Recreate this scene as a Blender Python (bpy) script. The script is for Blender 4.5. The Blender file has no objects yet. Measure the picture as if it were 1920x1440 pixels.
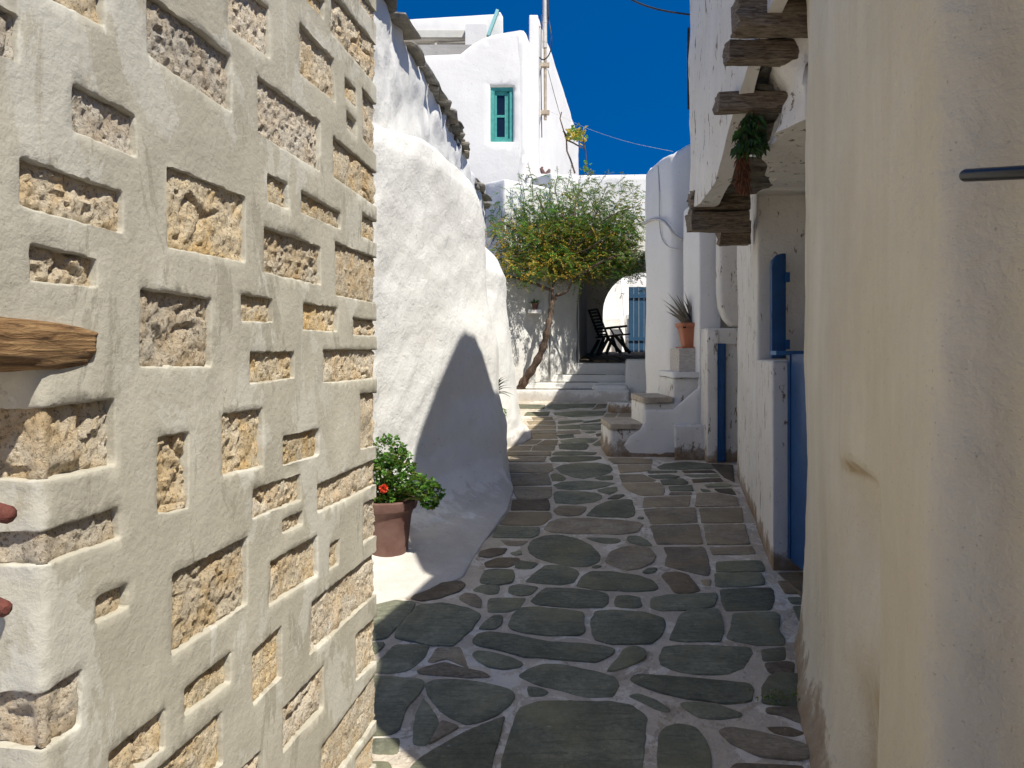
import bpy, math, random
import numpy as np
from mathutils import Vector, geometry
random.seed(7); rng = np.random.default_rng(7)
sc = bpy.context.scene
COL = sc.collection
# ------------------------------------------------------------------ camera, sky, sun
F = 1400.0; CX = 960.0; HY = 660.0; EYE = 1.5
cam_d = bpy.data.cameras.new('camera'); cam = bpy.data.objects.new('camera', cam_d); COL.objects.link(cam)
cam_d.sensor_width = 36.0; cam_d.lens = 36.0 * F / 1920.0
cam_d.shift_y = -60.0 / 1920.0
cam_d.clip_start = 0.02; cam_d.clip_end = 2000
cam.location = (0, 0, EYE); cam.rotation_euler = (math.radians(90), 0, 0)
sc.camera = cam
SUN_EL = math.radians(55.0); SUN_AZ = math.radians(50.0)      # azimuth from +X towards -Y
S = Vector((math.cos(SUN_EL)*math.cos(SUN_AZ), -math.cos(SUN_EL)*math.sin(SUN_AZ), math.sin(SUN_EL)))
sl = bpy.data.lights.new('sun', 'SUN'); so = bpy.data.objects.new('sun', sl); COL.objects.link(so)
sl.energy = 5.0; sl.angle = math.radians(0.53); sl.color = (1.0, 0.96, 0.87)
so.rotation_euler = S.to_track_quat('Z', 'Y').to_euler(); so.location = (3, -4, 9)
w = bpy.data.worlds.new('World'); sc.world = w; w.use_nodes = True
nt = w.node_tree; nt.nodes.clear()
sky = nt.nodes.new('ShaderNodeTexSky'); sky.sky_type = 'NISHITA'; sky.sun_disc = False
sky.sun_elevation = SUN_EL; sky.sun_rotation = math.radians(90) + SUN_AZ
sky.air_density = 1.0; sky.dust_density = 0.0; sky.ozone_density = 4.0; sky.altitude = 2500
tc = nt.nodes.new('ShaderNodeTexCoord'); sm_ = nt.nodes.new('ShaderNodeMapping')      # a clear polarised sky: nearly even deep blue down to the roofs
sm_.inputs['Scale'].default_value = (1, 1, .75); sm_.inputs['Location'].default_value = (0, 0, .42)
nt.links.new(tc.outputs['Generated'], sm_.inputs['Vector']); nt.links.new(sm_.outputs[0], sky.inputs['Vector'])
hs = nt.nodes.new('ShaderNodeHueSaturation'); hs.inputs['Saturation'].default_value = 1.38; hs.inputs['Hue'].default_value = 0.504
bg = nt.nodes.new('ShaderNodeBackground'); bg.inputs[1].default_value = 0.138
wo = nt.nodes.new('ShaderNodeOutputWorld')
nt.links.new(sky.outputs[0], hs.inputs['Color']); nt.links.new(hs.outputs[0], bg.inputs[0]); nt.links.new(bg.outputs[0], wo.inputs[0])
sc.view_settings.view_transform = 'Standard'; sc.view_settings.look = 'None'
sc.view_settings.exposure = 0.28; sc.view_settings.gamma = 1.0; sc.view_settings.use_curve_mapping = False

# ------------------------------------------------------------------ helpers
def P(px, py, D):
    return Vector(((px-CX)/F*D, D, EYE-(py-HY)/F*D))
def zg(y):
    y = np.asarray(y, float)
    return 0.08 + 0.064*np.clip(y, -6, 10.95)
def G(px, py):
    D = 1988.0/(py-570.4)
    return Vector(((px-CX)/F*D, D, 0.08+0.064*D))
def _h(i, j, k):
    n = (i*374761393 + j*668265263 + k*2147483647 + 1013904223) & 0xffffffff
    n = ((n ^ (n >> 13))*1274126177) & 0xffffffff
    n = (n ^ (n >> 16)) & 0xffffffff
    return (n & 0xffffff)/float(0xffffff)*2-1
def vnoise(p):
    p = np.asarray(p, float); f = np.floor(p); t = p-f; i = f.astype(np.int64); t = t*t*(3-2*t)
    r = 0
    for a in (0, 1):
        for b in (0, 1):
            for c in (0, 1):
                wgt = (t[..., 0] if a else 1-t[..., 0])*(t[..., 1] if b else 1-t[..., 1])*(t[..., 2] if c else 1-t[..., 2])
                r = r + wgt*_h(i[..., 0]+a, i[..., 1]+b, i[..., 2]+c)
    return r
def fbm(p, s, o=3, seed=0.0):
    p = np.asarray(p, float)*s + seed*13.7
    r = 0; a = 1.0
    for k in range(o):
        r = r + a*vnoise(p); p = p*2.03 + 5.3; a *= 0.5
    return r

def tag(o, label=None, cat=None, group=None, kind=None):
    if label: o['label'] = label
    if cat:
        o['category'] = cat
        if 'kind' not in o: o['kind'] = 'thing'
    if group: o['group'] = group
    if kind: o['kind'] = kind
    return o
def thing(name, label, cat, loc=(0, 0, 0), group=None):
    o = bpy.data.objects.new(name, None); COL.objects.link(o); o.location = loc; o.empty_display_size = 0.1; o['kind'] = 'thing'
    return tag(o, label, cat, group)
def wloc(o):
    v = Vector((0, 0, 0))
    while o is not None:
        v = v + Vector(o.location); o = o.parent
    return v
def obj(name, verts, faces, m, parent=None, smooth=None, kind=None, mats=None, fm=None):
    V = np.asarray([tuple(v) for v in verts] if not isinstance(verts, np.ndarray) else verts, float)
    if parent is not None: V = V - np.array(wloc(parent))
        # children are placed relative to their thing's base
    loc = None
    if parent is None or name == 'flat_origin':
        loc = np.array([V[:, 0].mean(), V[:, 1].mean(), V[:, 2].min()]); V = V - loc
    me = bpy.data.meshes.new(name); me.from_pydata(V.tolist(), [], [tuple(int(i) for i in f) for f in faces])
    if mats:
        for q in mats: me.materials.append(q)
        me.polygons.foreach_set('material_index', np.asarray(fm, np.int32))
    else: me.materials.append(m)
    me.update()
    if smooth:
        me.polygons.foreach_set('use_smooth', [True]*len(me.polygons))
        me.set_sharp_from_angle(angle=math.radians(smooth))
    o = bpy.data.objects.new(name, me); COL.objects.link(o)
    if loc is not None: o.location = tuple(loc)
    if parent is not None: o.parent = parent
    if kind: o['kind'] = kind
    return o

class MB:
    def __init__(s): s.v = []; s.f = []; s.m = []
    def add(s, v, f, m=0):
        b = len(s.v); s.v += [tuple(x) for x in v]; s.f += [tuple(b+i for i in q) for q in f]; s.m += [m]*len(f)
    def box(s, a, b, m=0):
        x0, y0, z0 = a; x1, y1, z1 = b
        s.add([(x0,y0,z0),(x1,y0,z0),(x1,y1,z0),(x0,y1,z0),(x0,y0,z1),(x1,y0,z1),(x1,y1,z1),(x0,y1,z1)],
              [(0,3,2,1),(4,5,6,7),(0,1,5,4),(1,2,6,5),(2,3,7,6),(3,0,4,7)], m)
    def bar(s, a, b, wx, wz, up=(0,0,1), m=0):
        a = Vector(a); b = Vector(b); d = (b-a).normalized(); up = Vector(up)
        sx = d.cross(up); sx = sx.normalized() if sx.length > 1e-4 else Vector((1,0,0)); su = sx.cross(d).normalized()
        v = []
        for p in (a, b):
            for i, j in ((-1,-1),(1,-1),(1,1),(-1,1)): v.append(p+sx*(i*wx/2)+su*(j*wz/2))
        s.add(v, [(0,1,2,3),(7,6,5,4),(0,4,5,1),(1,5,6,2),(2,6,7,3),(3,7,4,0)], m)
    def tube(s, pts, r, n=8, m=0):
        pts = [Vector(p) for p in pts]; rs = r if isinstance(r, (list, tuple)) else [r]*len(pts)
        up = Vector((0.13, 0.31, 0.94)); v = []; f = []
        for i, p in enumerate(pts):
            d = (pts[min(i+1, len(pts)-1)]-pts[max(i-1, 0)]).normalized()
            x = d.cross(up)
            if x.length < 0.05: x = d.cross(Vector((1, 0, 0)))
            x.normalize(); y = x.cross(d).normalized(); up = y if i else up
            for k in range(n):
                a = 2*math.pi*k/n; v.append(p+(x*math.cos(a)+y*math.sin(a))*rs[i])
        for i in range(len(pts)-1):
            for k in range(n): f.append((i*n+k, i*n+(k+1) % n, (i+1)*n+(k+1) % n, (i+1)*n+k))
        f.append(tuple(range(n-1, -1, -1))); f.append(tuple((len(pts)-1)*n+k for k in range(n)))
        s.add(v, f, m)
    def lathe(s, c, prof, n=32, m=0):
        c = Vector(c); v = []; f = []
        for r, z in prof:
            for k in range(n):
                a = 2*math.pi*k/n; v.append((c.x+r*math.cos(a), c.y+r*math.sin(a), c.z+z))
        for i in range(len(prof)-1):
            for k in range(n): f.append((i*n+k, i*n+(k+1) % n, (i+1)*n+(k+1) % n, (i+1)*n+k))
        f.append(tuple(range(n-1, -1, -1))); f.append(tuple((len(prof)-1)*n+k for k in range(n)))
        s.add(v, f, m)
    def leaf(s, p, d, nrm, L, W, m=0, fold=0.25):
        p = Vector(p); d = Vector(d).normalized(); x = d.cross(Vector(nrm))
        x = x.normalized() if x.length > 1e-3 else d.orthogonal().normalized(); u = x.cross(d).normalized()
        mid = p+d*L*0.45
        s.add([p, mid+x*W/2+u*W*fold, p+d*L-u*L*0.1, mid-x*W/2+u*W*fold], [(0,1,2),(0,2,3)], m)
    def build(s, name, mat, parent=None, smooth=None, kind=None):
        if isinstance(mat, (list, tuple)): return obj(name, s.v, s.f, None, parent, smooth, kind, list(mat), s.m)
        return obj(name, s.v, s.f, mat, parent, smooth, kind)

def resample(poly, step, closed=True):
    out = []; n = len(poly)
    for i in range(n if closed else n-1):
        a = np.array(poly[i], float); b = np.array(poly[(i+1) % n], float); L = np.linalg.norm(b-a)
        k = max(1, int(math.ceil(L/step)))
        for j in range(k): out.append(a+(b-a)*j/k)
    if not closed: out.append(np.array(poly[-1], float))
    return np.array(out)
def chaikin(poly, it=2):
    p = np.array(poly, float)
    for _ in range(it):
        q = np.roll(p, -1, 0); a = .75*p+.25*q; b = .25*p+.75*q
        p = np.empty((2*len(a), p.shape[1])); p[0::2] = a; p[1::2] = b
    return p
def fillet(poly, r, n=4):
    out = []; N = len(poly)
    for i in range(N):
        p = np.array(poly[i], float); a = np.array(poly[i-1], float)-p; b = np.array(poly[(i+1) % N], float)-p
        la = np.linalg.norm(a); lb = np.linalg.norm(b); q = min(r, la*.45, lb*.45)
        A = p+a/la*q; B = p+b/lb*q
        for k in range(n+1):
            t = k/n; out.append((1-t)**2*A+2*t*(1-t)*p+t*t*B)
    return np.array(out)
def area2(p):
    p = np.asarray(p); return 0.5*np.sum(p[:, 0]*np.roll(p[:, 1], -1)-np.roll(p[:, 0], -1)*p[:, 1])
def inside(pts, poly):
    poly = np.asarray(poly); r = np.zeros(len(pts), bool); x = pts[:, 0]; y = pts[:, 1]; n = len(poly)
    for i in range(n):
        x1, y1 = poly[i]; x2, y2 = poly[i-1]
        if y1 == y2: continue
        c = ((y1 > y) != (y2 > y)) & (x < (x2-x1)*(y-y1)/(y2-y1)+x1); r ^= c
    return r
def dist_edges(pts, loops, lim=0.06):
    """distance to the outlines, exact near them (a KD tree over finely sampled outlines)"""
    from mathutils.kdtree import KDTree
    tot = sum(np.linalg.norm(np.roll(np.asarray(l), -1, 0)-np.asarray(l), axis=1).sum() for l in loops)
    s = np.concatenate([resample(np.asarray(l), max(.0015, tot/16000)) for l in loops])
    kd = KDTree(len(s))
    for i, q in enumerate(s): kd.insert((q[0], q[1], 0), i)
    kd.balance()
    return np.array([kd.find((q[0], q[1], 0))[2] for q in pts]) if len(pts) else np.zeros(0)
def inside_any(pts, loops):
    m = np.zeros(len(pts), bool)
    for R in loops:
        lo = R.min(0); hi = R.max(0)
        k = np.nonzero((pts >= lo).all(1) & (pts <= hi).all(1) & ~m)[0]
        if len(k): m[k] |= inside(pts[k], R)
    return m
def panel(name, outline, xf, thick, mat, parent=None, holes=(), step=0.1, amp=0.008, ns=3.0, er=0.02, bstep=None, jit=0.0,
          wfun=None, kind=None, smooth=50, hole_depth=None, back=True):
    """a plastered wall: outline in wall coordinates (u,v), holes cut out, edges rounded, surface uneven; xf maps (u,v,w)->xyz"""
    bstep = bstep or step
    lp = []
    for i, L in enumerate([outline]+list(holes)):
        L = np.asarray(L, float)
        if (area2(L) < 0) != (i > 0): L = L[::-1]
        R = resample(L, bstep)
        if jit: R = R+rng.normal(0, jit, R.shape)
        lp.append(R)
    O = lp[0]; mn = O.min(0); mx = O.max(0)
    gx = np.arange(mn[0]+step/2, mx[0], step); gy = np.arange(mn[1]+step/2, mx[1], step)
    g = np.stack(np.meshgrid(gx, gy), -1).reshape(-1, 2); g = g+rng.uniform(-.25, .25, g.shape)*step
    ins = []
    for R in lp:
        t = np.roll(R, -1, 0)-np.roll(R, 1, 0); t /= (np.linalg.norm(t, axis=1)[:, None]+1e-9)
        nrm = np.stack([-t[:, 1], t[:, 0]], -1)
        for q in (0.3, 1.0): ins.append(R+nrm*er*q)
    def ok(p, dmin):
        m = inside(p, lp[0]) & ~inside_any(p, lp[1:])
        k = np.nonzero(m)[0]; d = dist_edges(p[k], lp); m[k] &= (d > dmin); return m
    cand = []
    for k in (0, 1):
        q = np.concatenate(ins[k::2]); f = (0.3, 1.0)[k]; cand.append(q[ok(q, er*f*0.85)])
    cand.append(g[ok(g, max(er*1.3, step*0.35))])
    pts = np.concatenate(lp+cand); edges = []; b = 0
    for R in lp:
        n = len(R); edges += [(b+i, b+(i+1) % n) for i in range(n)]; b += n
    nb = b
    res = geometry.delaunay_2d_cdt([Vector(p) for p in pts], edges, [], 0, 1e-7)
    V2 = np.array([tuple(v) for v in res[0]]); T = np.array(res[2])
    cen = V2[T].mean(1); m = inside(cen, lp[0]) & ~inside_any(cen, lp[1:])
    T = T[m]
    d = dist_edges(V2, lp); dd = np.clip(d, 0, er)
    wv = -(er-np.sqrt(np.maximum(er*er-(er-dd)**2, 0)))
    p3 = np.stack([V2[:, 0], V2[:, 1], np.zeros(len(V2))], -1)
    wv = wv+amp*fbm(p3, ns, 4, seed=len(name))*np.clip(d/er, 0.15, 1)
    if wfun is not None: wv = wv+wfun(V2)
    verts = [np.array(xf(V2[:, 0], V2[:, 1], wv))]
    a = V2[T]; ar = (a[:, 1, 0]-a[:, 0, 0])*(a[:, 2, 1]-a[:, 0, 1])-(a[:, 2, 0]-a[:, 0, 0])*(a[:, 1, 1]-a[:, 0, 1])
    T[ar < 0] = T[ar < 0][:, ::-1]
    faces = [tuple(t) for t in T]
    # map boundary samples to result vertices
    om = {}
    for i, ol in enumerate(res[3]):
        for q in ol: om[q] = i
    base = len(V2); b = 0; backs = []
    for li, R in enumerate(lp):
        n = len(R); th = thick if (li == 0 or hole_depth is None) else hole_depth
        wb = np.full(n, -th)
        if wfun is not None: wb = wb+wfun(R)
        verts.append(np.array(xf(R[:, 0], R[:, 1], wb)))
        for i in range(n):
            i0 = om[b+i]; i1 = om[b+(i+1) % n]
            if i0 != i1: faces.append((i1, i0, base+i, base+(i+1) % n))
        backs.append((base, R)); base += n; b += n
    if back and hole_depth is None:
        tr = geometry.tessellate_polygon([[Vector((q[0], q[1], 0)) for q in R] for _, R in backs])
        idx = [bb+i for bb, R in backs for i in range(len(R))]
        faces += [(idx[t[0]], idx[t[2]], idx[t[1]]) for t in tr]
    V = np.concatenate(verts)
    return obj(name, V, faces, mat, parent, smooth, kind)
def plane_xf(origin, udir, outward):
    o = np.array(origin, float); u = np.array(udir, float); u /= np.linalg.norm(u); n = np.array(outward, float); n /= np.linalg.norm(n)
    def xf(a, b, c):
        return np.stack([o[0]+u[0]*a+n[0]*c, o[1]+u[1]*a+n[1]*c, b+0*a], -1)
    return xf
def front_xf(D):            # plane facing the street at distance D, u = X
    return lambda a, b, c: np.stack([a, D-c, b+0*a], -1)
def pxpoly(pts, D):
    return [((x-CX)/F*D, EYE-(y-HY)/F*D) for x, y in pts]
def mass(name, plan, z0, ztop, mat, parent=None, step=0.12, amp=0.012, ns=2.0, er=0.05, fil=0.06, batter=None, kind=None, smooth=60, seed=0):
    """a solid plastered block: closed plan, uneven faces, soft corners and top edge"""
    p = np.asarray(plan, float)[:, :2]
    if area2(p) < 0: p = p[::-1]
    if fil > 0: p = fillet(p, fil)
    p = resample(p, step); n = len(p)
    t = np.roll(p, -1, 0)-np.roll(p, 1, 0); t /= np.linalg.norm(t, axis=1)[:, None]+1e-9
    nr = np.stack([t[:, 1], -t[:, 0]], -1)
    zt = np.array([ztop(x, y) for x, y in p]) if callable(ztop) else np.full(n, float(ztop))
    zb = np.array([z0(x, y) for x, y in p]) if callable(z0) else np.full(n, float(z0))
    H = (zt-zb).mean(); nv = max(2, int(H/step))
    rows = []
    for j in range(nv+1):
        v = j/nv; z = zb+(zt-er-zb)*v; off = np.zeros(n)
        if batter: off = np.array([batter(x, y, zz-b0) for (x, y), zz, b0 in zip(p, z, zb)])
        rows.append((p+nr*off[:, None], z))
    pl = rows[-1][0]
    for a in (30, 60, 90):
        a = math.radians(a); rows.append((pl-nr*er*(1-math.cos(a)), zt-er+er*math.sin(a)))
    V = []
    for q, z in rows:
        P3 = np.stack([q[:, 0], q[:, 1], z], -1); dsp = amp*fbm(P3, ns, 4, seed)
        P3[:, :2] += nr*dsp[:, None]; V.append(P3)
    V = np.array(V); R = len(rows); faces = []
    for j in range(R-1):
        for i in range(n): faces.append((j*n+i, j*n+(i+1) % n, (j+1)*n+(i+1) % n, (j+1)*n+i))
    top = V[-1]; tr = geometry.tessellate_polygon([[Vector((q[0], q[1], 0)) for q in top]])
    for t3 in tr:
        a, b, c = t3; s_ = (top[b][0]-top[a][0])*(top[c][1]-top[a][1])-(top[c][0]-top[a][0])*(top[b][1]-top[a][1])
        faces.append(tuple((R-1)*n+k for k in ((a, b, c) if s_ > 0 else (a, c, b))))
        faces.append((a, c, b) if s_ > 0 else (a, b, c))
    return obj(name, V.reshape(-1, 3), faces, mat, parent, smooth, kind)
def loft(name, sections, mat, parent=None, nu=60, nv=40, amp=0.02, ns=2.2, seed=0, smooth=70, kind=None, sm=True):
    """open surface through plan curves at rising heights; sections = [[(x,y,z),...],...]"""
    def curve(c, n):
        c = np.asarray(c, float); L = np.r_[0, np.cumsum(np.linalg.norm(np.diff(c, axis=0), axis=1))]; L /= L[-1]
        tt = np.linspace(0, 1, n); return np.stack([np.interp(tt, L, c[:, k]) for k in range(3)], -1)
    A = np.array([curve(c, nu) for c in sections])
    if sm:
        for _ in range(3):
            B = A.copy(); B[:, 1:-1] = .25*A[:, :-2]+.5*A[:, 1:-1]+.25*A[:, 2:]; A = B
    m = len(sections); tv = np.linspace(0, m-1, nv); S3 = np.empty((nv, nu, 3))
    for k in range(3):
        for i in range(nu):
            S3[:, i, k] = np.interp(tv, np.arange(m), A[:, i, k])
    if sm:
        for _ in range(2):
            B = S3.copy(); B[1:-1] = .25*S3[:-2]+.5*S3[1:-1]+.25*S3[2:]; S3 = B
    du = np.gradient(S3, axis=1); dv = np.gradient(S3, axis=0); N = np.cross(du, dv); N /= np.linalg.norm(N, axis=2)[..., None]+1e-9
    S3 = S3+N*(amp*fbm(S3, ns, 4, seed))[..., None]
    faces = [(j*nu+i, j*nu+i+1, (j+1)*nu+i+1, (j+1)*nu+i) for j in range(nv-1) for i in range(nu-1)]
    return obj(name, S3.reshape(-1, 3), faces, mat, parent, smooth, kind)

# ------------------------------------------------------------------ materials
def newmat(name):
    m = bpy.data.materials.new(name); m.use_nodes = True; t = m.node_tree; b = t.nodes['Principled BSDF']
    return m, t, b
def N(t, kind, **kw):
    n = t.nodes.new(kind)
    for k, v in kw.items():
        if k in n.inputs: n.inputs[k].default_value = v
        else: setattr(n, k, v)
    return n
def pos(t, scale=(1, 1, 1)):
    g = N(t, 'ShaderNodeNewGeometry'); mp = N(t, 'ShaderNodeMapping'); mp.inputs['Scale'].default_value = scale
    t.links.new(g.outputs['Position'], mp.inputs['Vector']); return mp.outputs[0]
def noise(t, vec, scale, detail=5, rough=0.55, dist=0.0):
    n = N(t, 'ShaderNodeTexNoise'); n.inputs['Scale'].default_value = scale; n.inputs['Detail'].default_value = detail
    n.inputs['Roughness'].default_value = rough; n.inputs['Distortion'].default_value = dist
    t.links.new(vec, n.inputs['Vector']); return n.outputs['Fac']
def ramp(t, fac, stops):
    r = N(t, 'ShaderNodeValToRGB'); e = r.color_ramp.elements
    while len(e) < len(stops): e.new(0.5)
    for i, (p, c) in enumerate(stops):
        e[i].position = p; e[i].color = (c[0], c[1], c[2], 1) if not isinstance(c, (int, float)) else (c, c, c, 1)
    t.links.new(fac, r.inputs[0]); return r.outputs[0]
def mix(t, fac, a, b, mode='MIX'):
    m = N(t, 'ShaderNodeMix', data_type='RGBA', blend_type=mode)
    for sock, val in ((m.inputs[0], fac), (m.inputs[6], a), (m.inputs[7], b)):
        if hasattr(val, 'links'): t.links.new(val, sock)
        elif isinstance(val, (int, float)): sock.default_value = val if sock == m.inputs[0] else (val, val, val, 1)
        else: sock.default_value = (*val[:3], 1)
    return m.outputs[2]
def math_(t, op, a, b=0.0):
    m = N(t, 'ShaderNodeMath', operation=op)
    for i, v in enumerate((a, b)):
        if hasattr(v, 'links'): t.links.new(v, m.inputs[i])
        else: m.inputs[i].default_value = v
    return m.outputs[0]
def bump(t, b, h, strength, dist, prev=None):
    n = N(t, 'ShaderNodeBump'); n.inputs['Strength'].default_value = strength; n.inputs['Distance'].default_value = dist
    t.links.new(h, n.inputs['Height'])
    if prev is not None: t.links.new(prev, n.inputs['Normal'])
    t.links.new(n.outputs[0], b.inputs['Normal']); return n.outputs[0]
def plaster(name, base, dark, flake=0.0, fine=60, lump=9, bs=0.5, streak=0.35, dirt=0.0, dirtcol=(0.16, 0.11, 0.065), patch=None, rust=0.0, speck=38, niche=False):
    m, t, b = newmat(name); v = pos(t); vs = pos(t, (1, 1, 0.18))
    c = mix(t, ramp(t, noise(t, v, 1.7, 6, .6), [(.35, 0), (.7, 1)]), dark, base)
    st = ramp(t, noise(t, vs, 7, 5, .65, .6), [(.42, 1), (.62, 0)])
    c = mix(t, math_(t, 'MULTIPLY', st, streak), c, tuple(x*.80 for x in dark))
    spk = ramp(t, noise(t, v, speck, 2, .5), [(.27, 1), (.31, 0)])
    c = mix(t, math_(t, 'MULTIPLY', spk, .4), c, tuple(x*.35 for x in dark))
    if patch:
        pm = ramp(t, noise(t, pos(t, (1, 1, .55)), 4.2, 9, .68, .5), [(.53, 0), (.55, 1)]); c = mix(t, math_(t, 'MULTIPLY', pm, .8), c, patch[0])
        pm = ramp(t, noise(t, pos(t, (1.6, 1.6, .5)), 3.1, 9, .72, .9), [(.57, 0), (.585, 1)]); c = mix(t, math_(t, 'MULTIPLY', pm, .75), c, patch[1])
    if flake:
        fm = ramp(t, noise(t, pos(t, (1, 1, .35)), 16, 8, .7, .4), [(.60+.08*(1-flake), 0), (.63+.08*(1-flake), 1)])
        c = mix(t, fm, c, (0.22, 0.17, 0.12))
    if rust:
        fm = ramp(t, noise(t, pos(t, (1, 1, .12)), 3.2, 4, .6), [(.60, 0), (.74, 1)])
        c = mix(t, math_(t, 'MULTIPLY', fm, rust), c, (0.42, 0.30, 0.14))
    if niche:      # damp rusty stain running down the worn hollow in the wall
        g = N(t, 'ShaderNodeNewGeometry'); sx = N(t, 'ShaderNodeSeparateXYZ'); t.links.new(g.outputs['Position'], sx.inputs[0])
        def band(o, a, b_, c_, d):
            r = N(t, 'ShaderNodeMapRange', interpolation_type='SMOOTHSTEP'); t.links.new(o, r.inputs[0]); r.inputs[1].default_value = a; r.inputs[2].default_value = b_
            q = N(t, 'ShaderNodeMapRange', interpolation_type='SMOOTHSTEP'); t.links.new(o, q.inputs[0]); q.inputs[1].default_value = c_; q.inputs[2].default_value = d
            return math_(t, 'SUBTRACT', r.outputs[0], q.outputs[0])
        nz = noise(t, pos(t, (1, 1, .3)), 14, 7, .7, .6)
        m1 = math_(t, 'MULTIPLY', band(sx.outputs[1], 1.60, 1.66, 1.70, 1.84), band(sx.outputs[2], .80, 1.05, 1.185, 1.225))
        m2 = math_(t, 'MULTIPLY', band(sx.outputs[1], 1.60, 1.70, 1.86, 2.0), band(sx.outputs[2], .30, .36, .52, .80))
        m3 = math_(t, 'MULTIPLY', band(sx.outputs[1], 1.60, 1.66, 2.02, 2.12), band(sx.outputs[2], 1.16, 1.185, 1.195, 1.22))
        mm_ = math_(t, 'MULTIPLY', math_(t, 'ADD', math_(t, 'ADD', m1, m2), m3), ramp(t, nz, [(.32, .25), (.62, 1)]))
        c = mix(t, math_(t, 'MULTIPLY', mm_, .8), c, (.36, .235, .095))
    if dirt:
        g = N(t, 'ShaderNodeNewGeometry'); sx = N(t, 'ShaderNodeSeparateXYZ'); t.links.new(g.outputs['Position'], sx.inputs[0])
        gr = math_(t, 'SUBTRACT', sx.outputs[2], math_(t, 'ADD', math_(t, 'MULTIPLY', sx.outputs[1], .064), .08))
        h = math_(t, 'ADD', gr, math_(t, 'MULTIPLY', math_(t, 'SUBTRACT', noise(t, v, 7, 7, .7), .5), .45))
        dm = ramp(t, h, [(0.0, 1), (.085, .75), (.13, 0)])
        c = mix(t, math_(t, 'MULTIPLY', dm, dirt), c, mix(t, noise(t, v, 30, 4), dirtcol, tuple(min(1, x*2.2) for x in dirtcol)))
    t.links.new(c, b.inputs['Base Color']); b.inputs['Roughness'].default_value = .92
    b.inputs['Specular IOR Level'].default_value = .2
    h = math_(t, 'ADD', math_(t, 'MULTIPLY', noise(t, v, lump, 5, .6, .3), 1.0), math_(t, 'MULTIPLY', noise(t, v, fine, 4, .7), .28))
    bump(t, b, h, bs, .03)
    return m
def simple(name, col, rough=.6, var=.25, scale=12, bs=.15, metal=0.0, stretch=(1, 1, 1), col2=None):
    m, t, b = newmat(name); v = pos(t, stretch)
    c2 = col2 or tuple(x*(1-var) for x in col)
    f = noise(t, v, scale, 6, .6); c = mix(t, ramp(t, f, [(.35, 0), (.65, 1)]), c2, col)
    t.links.new(c, b.inputs['Base Color']); b.inputs['Roughness'].default_value = rough; b.inputs['Metallic'].default_value = metal
    if bs: bump(t, b, noise(t, v, scale*4, 5, .6), bs, .01)
    return m
def stone_mat(name, c1, c2, c3, scale=4.0, bs=.8, rnd=.35, spec=.3, rough=.75, streak=None):
    m, t, b = newmat(name); v = pos(t, streak or (1, 1, 1)); oi = N(t, 'ShaderNodeObjectInfo')
    vv = N(t, 'ShaderNodeVectorMath', operation='ADD'); t.links.new(v, vv.inputs[0]); 
    mm = N(t, 'ShaderNodeVectorMath', operation='SCALE'); t.links.new(oi.outputs['Random'], mm.inputs['Scale']); mm.inputs[0].default_value = (7, 5, 9)
    t.links.new(mm.outputs[0], vv.inputs[1]); v = vv.outputs[0]
    a = ramp(t, noise(t, v, scale, 7, .65, .6), [(.36, c1), (.52, c2), (.68, c3)])
    a = mix(t, ramp(t, noise(t, v, scale*9, 4, .7), [(.35, .55), (.7, 0)]), a, tuple(x*.5 for x in c1))
    lum = math_(t, 'ADD', math_(t, 'MULTIPLY', oi.outputs['Random'], rnd*2), 1-rnd)
    hsv = N(t, 'ShaderNodeHueSaturation'); t.links.new(lum, hsv.inputs['Value']); t.links.new(a, hsv.inputs['Color'])
    wv = N(t, 'ShaderNodeMapping'); wv.inputs['Scale'].default_value = (1.0, 6.0, 1.0); wv.inputs['Rotation'].default_value = (0, 0, .35); t.links.new(v, wv.inputs['Vector'])
    vein = ramp(t, noise(t, wv.outputs[0], scale*1.6, 8, .75, .9), [(.40, 1), (.50, 0)])
    a = mix(t, math_(t, 'MULTIPLY', vein, .55), a, tuple(x*.55 for x in c1))
    broad = ramp(t, noise(t, v, 1.9, 5, .6, .4), [(.48, 0), (.66, 1)])
    a = mix(t, math_(t, 'MULTIPLY', broad, .55), a, (c2[0]*1.25, c2[1]*1.12, c2[2]*.85))
    t.links.new(a, hsv.inputs['Color'])
    sp = ramp(t, noise(t, v, 55, 1, .4), [(.76, 0), (.79, 1)])
    a = mix(t, math_(t, 'MULTIPLY', sp, .5), hsv.outputs[0], (.5, .48, .44))
    t.links.new(a, b.inputs['Base Color']); b.inputs['Roughness'].default_value = rough; b.inputs['Specular IOR Level'].default_value = spec
    h = math_(t, 'ADD', noise(t, v, scale*2.2, 8, .72, 1.2), math_(t, 'MULTIPLY', noise(t, v, scale*22, 4, .7), .35))
    bump(t, b, h, bs, .02)
    return m
M = {}
M['plaster_tan'] = plaster('weathered_cement_plaster', (.55, .515, .425), (.44, .405, .32), fine=260, lump=70, bs=.18, streak=.3, speck=150, patch=((.555, .53, .455), (.35, .32, .25)))
M['white'] = plaster('old_whitewash', (.80, .79, .755), (.73, .71, .665), fine=55, lump=9, bs=.45, streak=.12, dirt=.4)
M['white_far'] = plaster('smooth_whitewash', (.82, .795, .745), (.76, .735, .69), fine=20, lump=3, bs=.35, streak=.08)
M['white_shade'] = plaster('peeling_whitewash', (.80, .76, .685), (.69, .64, .56), flake=1.05, fine=60, lump=8, bs=.45, streak=.2, dirt=1.0)
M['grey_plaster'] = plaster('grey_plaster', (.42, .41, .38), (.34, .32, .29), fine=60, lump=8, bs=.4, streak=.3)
M['cream'] = plaster('cream_whitewash', (.73, .66, .515), (.64, .56, .41), fine=75, lump=15, bs=.45, streak=.20, dirt=.9, rust=.3, speck=120, niche=True)
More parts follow.
